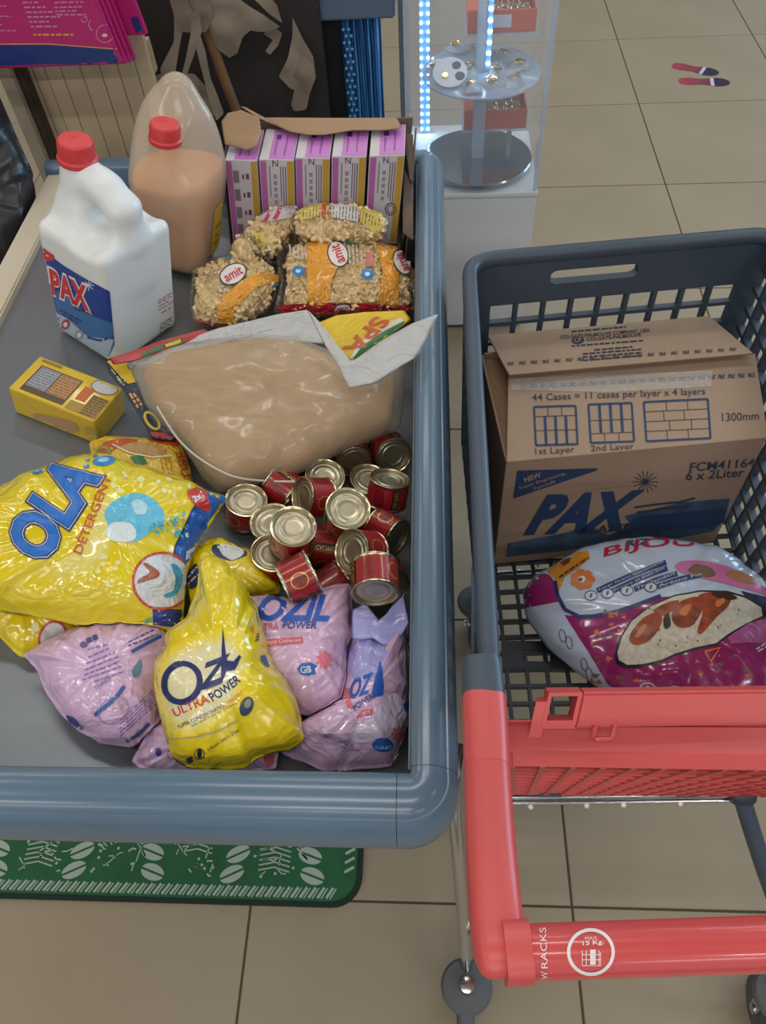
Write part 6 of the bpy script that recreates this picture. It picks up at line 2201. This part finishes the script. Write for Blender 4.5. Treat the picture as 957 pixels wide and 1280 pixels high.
# black and white round card with a gilt stud
pc = at(562, 98, Z2 + .02)
t = thing('earring_card', Vector((pc.x, pc.y, Z2 + .0105)), 'round white earring card with black dots on the middle shelf', 'card')
nrm = (Vector((0, 0, 1)) * .6 + tocam(pc) * .4).normalized()
a_, b_ = frame_of(nrm)
def disc(nm, c, r, m, e, th_=.0012):
    lathe(nm, [(0, e), (r, e), (r, e + th_), (0, e + th_)], m, t, 24, c, nrm)
base_c = Vector((pc.x, pc.y, Z2 + .034))
disc('card', base_c, .042, mat('card_white', srgb(206, 206, 210), rough=.6), 0)
for dx, dy, r in ((-.018, .016, .011), (.012, .024, .012)):
    disc('black_dot', base_c + a_ * -dx + b_ * dy, r, ink(30, 30, 34), .0013, .0006)
disc('gilt_stud', base_c + a_ * -.010 - b_ * .012, .007, MATS['gold_metal'], .0013, .004)

# ================================================================== BEHIND THE COUNTER
# slatted timber panel
YS = 1.62
M_slat = mat('timber_slat', srgb(206, 186, 154), rough=.65, var=.16, vscale=7, stretch=(1, 1, .15))
sp = thing('slatted_panel', Vector((-.85, YS, 0)), 'pale wooden panel of upright boards behind the counter', 'panel')
xs = [atY(px, 94, YS).x for px in (20, 42, 58, 78, 103, 127, 150, 172, 192)]
zt_ = atY(100, 30, YS).z
for i in range(len(xs) - 1):
    box('board', (xs[i] + .0006, YS + (.001 if i % 2 else 0), .02), (xs[i + 1] - .0006, YS + .014, zt_ + .12), M_slat, sp, .0015, 1)
box('rail', (xs[0] - .01, YS + .0165, .3), (xs[-1], YS + .035, .36), M_slat, sp)
box('rail', (xs[0] - .01, YS + .0165, .9), (xs[-1], YS + .035, .96), M_slat, sp)
pa, pb = atY(0, 92, YS - .04), atY(18, 92, YS - .04)
po = thing('timber_post', Vector((pa.x, YS - .04, 0)), 'pale upright timber post at the end of the slatted panel', 'post')
box('post_board', (pa.x - .006, YS - .04, 0), (pb.x - .004, YS - .012, 1.25), mat('post_wood', srgb(178, 166, 146), rough=.6, var=.08), po, .003)
box('post_board', (pb.x - .0039, YS - .03, 0), (pb.x + .012, YS - .001, 1.25), mat('post_dark', srgb(70, 56, 42), rough=.7), po, .002)
# black sack beyond the counter's edge
t = thing('black_sack', at(5, 260, .86), 'black plastic sack beyond the cream edge of the counter', 'sack')
ptb = Vector((-.80, 1.20, .80))
nb = (Vector((.35, -.6, .7))).normalized()
pillow('sack_film', [(-90, 100), (-12, 95), (6, 135), (24, 178), (46, 226), (53, 258), (46, 288), (24, 325), (-4, 372), (-90, 420)], (-30, 260), 0, 0, .05, .12, mat('black_film', srgb(34, 36, 40), rough=.35, crinkle=.5, cscale=10), t, normal=nb, pt=ptb,
       wr=.03, wf=7, crease=.01, seed=81, floor=False, xmax=-.722, base=lambda p: .0)
# pink carrier bags hung in a bundle
YP = 1.46
M_pk = mat('pink_carrier', srgb(186, 36, 112), rough=.32, coat=.3, crinkle=.08, cscale=8)
M_navy = mat('navy_band', srgb(28, 52, 118), rough=.35, coat=.3)
wh_ = ['front pink carrier bag of the hanging bundle, with printed list', 'second pink carrier bag of the bundle, right behind the front one', 'third pink carrier bag of the bundle, in the middle', 'fourth pink carrier bag of the bundle, second to last', 'rearmost pink carrier bag of the bundle, blue patch at its edge']
for i in range(5):
    y = YP + i * .022
    tl = .10 * 0
    rx = [152, 158, 164, 169, 184][i]
    by = [80, 80.5, 79, 76, 44][i]
    a, b = atY(-90, by + 6, y), atY(rx, by, y)
    top_z = b.z + .30
    t = thing('carrier_bag', Vector(((a.x + b.x) / 2, y, b.z)), wh_[i], 'carrier bag', 'pink carrier bags hanging behind the counter')
    x0_, x1_ = a.x, b.x
    lean = -.10
    c = [Vector((x0_, y, b.z)), Vector((x1_, y, b.z)), Vector((x1_, y + .012, b.z)), Vector((x0_, y + .012, b.z)),
         Vector((x0_, y + lean * .0, top_z)), Vector((x1_ - .035, y, top_z)), Vector((x1_ - .035, y + .012, top_z)), Vector((x0_, y + .012, top_z))]
    bo = hexa('bag_body', c, M_pk, t, .002)
    if i == 0:
        BV = bvh_of(bo)
        patch('navy_band', [(-60, 57), (60, 56), (151, 62), (153, 81), (60, 80), (-60, 84)], BV, M_navy, t, .0008)
        strokes('gold_line', [[(-60, 55), (60, 54.5), (151, 61.5)]], 1.6, BV, ink(206, 150, 110), t, .001)
        PWH = ink(206, 130, 176)
        tiny_lines([((28 + k * 2.2, 3 + k * 6), (48 + k * 2.2 + (k * 7) % 22, 2.6 + k * 6)) for k in range(6)], BV, PWH, t, 2.2)
        tiny_lines([((68, 3), (107, 2)), ((68, 9), (103, 8)), ((69, 14), (96, 13)), ((71, 18), (108, 18))], BV, PWH, t, 2.0)
        tiny_lines([((-10, 8), (8, 7)), ((-10, 20), (14, 20)), ((-10, 30), (6, 31)), ((-10, 38), (20, 38))], BV, PWH, t, 1.6)
        tiny_lines([((42, 43), (92, 43))], BV, ink(216, 160, 70), t, 2.6)
        ring('round_motif', 131, 42, 11, 11.5, .9, BV, ink(216, 150, 170), t)
        patch('round_motif', ellipse(131, 44, 3.5, 2.4), BV, ink(226, 190, 190), t)
        strokes('curl', [[(104, 22), (108, 20), (109, 25), (105, 28), (101, 24)], [(113, 25), (111, 30), (113, 36), (116, 38)]], 1.2, BV, ink(216, 150, 170), t)
    if i == 4:
        BV = bvh_of(bo)
        patch('navy_patch', [(163, 22), (172, 20), (181, 42), (172, 47)], BV, M_navy, t, .0008)
# dark cabinet with blue grey top, blue cloth and torn kraft paper
YK = 1.80
bl, br = atY(345, 27, YK), atY(501, 20, YK)
ZB = (bl.z + br.z) / 2
cb = thing('side_table', Vector(((bl.x + br.x) / 2, YK + .2, 0)), 'dark cabinet with a blue grey top beyond the counter', 'cabinet')
box('table_top', (bl.x - .45, YK - .01, ZB), (br.x - .012, YK + .34, ZB + .055), mat('blue_grey', srgb(92, 108, 128), rough=.45), cb, .004)
M_blk = mat('black_board', srgb(24, 28, 34), rough=.6)
xcl = atY(431, 90, YK).x
box('cabinet_body', (bl.x - .45, YK + .03, .02), (xcl - .002, YK + .33, ZB - .001), M_blk, cb, .003)
box('cabinet_edge', (br.x - .12, YK + .2, 0.0), (br.x - .09, YK + .33, ZB - .001), mat('brown_edge', srgb(96, 74, 60), rough=.6), cb)
# blue cloth
def cloth(name, x0, x1, y, z0, z1, amp, fr, m, parent, nx=90, nz=30, seed=0):
    V, Fc = [], []
    for s in (0, 1):
        for j in range(nz + 1):
            for i in range(nx + 1):
                u, v = i / nx, j / nz
                z = z0 + (z1 - z0) * v
                yy = y + amp * math.sin(u * fr + 1.6 * noise.noise(Vector((u * 2.2, v * 2.0, seed)))) + amp * .6 * noise.noise(Vector((u * 5, v * 3, seed + 3)))
                V.append((x0 + (x1 - x0) * (u * (.92 + .08 * v) + .02 * math.sin(v * 5)), yy + s * .0025, z))
    m_ = (nx + 1) * (nz + 1)
    for s in (0, 1):
        for j in range(nz):
            for i in range(nx):
                q = (s * m_ + j * (nx + 1) + i, s * m_ + j * (nx + 1) + i + 1, s * m_ + (j + 1) * (nx + 1) + i + 1, s * m_ + (j + 1) * (nx + 1) + i)
                Fc.append(q if s == 0 else q[::-1])
    return mesh_obj(name, V, Fc, m, parent)
xr_ = atY(479, 90, YK).x
def wavy_blue():
    m = mat('blue_fabric', srgb(34, 104, 172), rough=.7)
    nt = m.node_tree
    tc = nt.nodes.new('ShaderNodeTexCoord')
    mp = nt.nodes.new('ShaderNodeMapping')
    mp.inputs['Scale'].default_value = (1, 1, .28)
    wv = nt.nodes.new('ShaderNodeTexWave')
    wv.bands_direction = 'X'
    wv.inputs['Scale'].default_value = 52
    wv.inputs['Distortion'].default_value = 7
    wv.inputs['Detail'].default_value = 2
    wv.inputs['Detail Scale'].default_value = .35
    cr = nt.nodes.new('ShaderNodeValToRGB')
    cr.color_ramp.elements[0].position = .25
    cr.color_ramp.elements[0].color = L4(srgb(22, 74, 136))
    cr.color_ramp.elements[1].position = .85
    cr.color_ramp.elements[1].color = L4(srgb(84, 158, 214))
    nt.links.new(tc.outputs['Object'], mp.inputs['Vector'])
    nt.links.new(mp.outputs[0], wv.inputs['Vector'])
    nt.links.new(wv.outputs['Fac'], cr.inputs[0])
    nt.links.new(cr.outputs[0], nt.nodes['Principled BSDF'].inputs['Base Color'])
    return m
clt = thing('blue_cloth', Vector(((xcl + xr_) / 2, YK, .2)), 'wavy bright blue cloth hanging under the blue grey top', 'cloth')
cloth('hanging_cloth', xcl, xr_, YK + .012, .18, ZB - .002, .010, 34, wavy_blue(), clt, seed=4)
bmd = bmesh.new()
for j in range(26):
    for i in range(2):
        p = Vector((xcl + .004 + i * .011 + (.005 if j % 2 else 0), YK - .002, ZB - .02 - j * .013))
        bmesh.ops.create_circle(bmd, cap_ends=True, segments=8, radius=.0032, matrix=Matrix.Translation(p) @ Matrix.Rotation(math.pi / 2, 4, 'X'))
dots = bm_obj('cloth_dots', bmd, ink(110, 170, 216, .7), clt, smooth=False)
dots['kind'] = 'stuff'
# torn kraft paper: crumpled curled sheets
M_pap = mat('kraft_paper', srgb(140, 126, 110), rough=.8, var=.14, vscale=14, bump=.2, bscale=40)
def paper(pts, y, lab_parent, seed, amp=.03, th_=.0012, nm='paper_sheet', n=34):
    """irregular curled sheet; pts: outline (photo points) on an upright plane at depth y"""
    P = [atY(px, py, y) for px, py in pts]
    O = resample(P, 64, 0)
    c = sum(O, Vector()) / 64
    V, Fc = [], []
    R = 9
    for s in (0, 1):
        for j in range(R + 1):
            for k in range(64):
                p = c.lerp(O[k], j / R)
                d = amp * noise.noise(Vector((p.x * 7, p.z * 7, seed))) + amp * .5 * noise.noise(Vector((p.x * 19, p.z * 19, seed + 5))) + amp * .8 * math.sin((p.x - c.x) * 14 + seed)
                V.append(p + Vector((0, -d + s * th_, 0)))
    m_ = 64 * (R + 1)
    for s in (0, 1):
        for j in range(R):
            for k in range(64):
                k2 = (k + 1) % 64
                q = (s * m_ + j * 64 + k, s * m_ + j * 64 + k2, s * m_ + (j + 1) * 64 + k2, s * m_ + (j + 1) * 64 + k)
                Fc.append(q if s else q[::-1])
    bm = bmesh.new()
    vs = [bm.verts.new(v) for v in V]
    for f in Fc:
        bm.faces.new([vs[i] for i in f])
    bmesh.ops.remove_doubles(bm, verts=bm.verts, dist=1e-6)
    return bm_obj(nm, bm, M_pap, lab_parent, angle=60)
kp = thing('torn_paper', Vector((-.45, 1.68, .2)), 'crumpled torn kraft paper hanging behind the oil jug', 'paper')
paper([(262, -10), (300, -10), (330, 12), (350, 33), (335, 36), (322, 24), (305, 40), (298, 62), (288, 68), (272, 55), (262, 30)], 1.70, kp, 2, .03)
paper([(205, -10), (225, -10), (240, 20), (262, 30), (256, 45), (244, 42), (228, 30), (222, 60), (216, 100), (200, 108), (198, 90), (214, 60), (214, 25)], 1.66, kp, 5, .02)
paper([(250, 38), (258, 60), (264, 95), (274, 118), (281, 138), (272, 146), (262, 120), (252, 80), (246, 55)], 1.64, kp, 8, .015)
paper([(363, 33), (376, 56), (390, 78), (394, 100), (386, 122), (382, 142), (366, 146), (362, 138), (376, 118), (362, 118), (346, 103), (358, 80), (363, 55)], 1.72, kp, 11, .03)
paper([(330, 40), (345, 32), (353, 40), (348, 55), (338, 66), (332, 62), (342, 48)], 1.74, kp, 14, .015)
paper([(185, 100), (205, 95), (240, 100), (262, 120), (270, 150), (225, 165), (190, 150)], 1.72, kp, 17, .03)
paper([(228, 0), (262, -8), (268, 20), (262, 32), (240, 22)], 1.68, kp, 19, .02)
paper([(236, 20), (246, 18), (250, 45), (240, 75), (232, 98), (224, 104), (230, 80), (236, 50)], 1.63, kp, 23, .02)
paper([(300, -5), (330, -8), (346, 8), (352, 30), (338, 22), (322, 8)], 1.66, kp, 25, .03)
paper([(376, 70), (392, 84), (394, 100), (388, 110), (372, 104), (366, 96)], 1.69, kp, 29, .03)
s0, s1 = atY(254, 30, 1.69), atY(300, 150, 1.69)
st = thing('wooden_stick', Vector((s1.x, 1.69, s1.z)), 'brown wooden stick leaning among the torn kraft paper', 'stick')
tube('stick_shaft', [s0 + Vector((0, .01, 0)), s0.lerp(s1, .5), s1 + (s1 - s0) * .5], .011, mat('stick_wood', srgb(120, 88, 56), rough=.7, var=.2, vscale=12), st, seg=12)
# dark board closing the space behind the paper
db = thing('dark_board', Vector((-.6, 1.78, 0)), 'dark brown board behind the torn kraft paper', 'board')
a_, b_ = atY(183, 60, 1.77), atY(345, 60, 1.77)
box('board_sheet', (a_.x - .02, 1.776, .02), (b_.x + .1, 1.79, 1.1), mat('dark_brown_board', srgb(44, 40, 38), rough=.75, var=.2, vscale=6), db, .002)
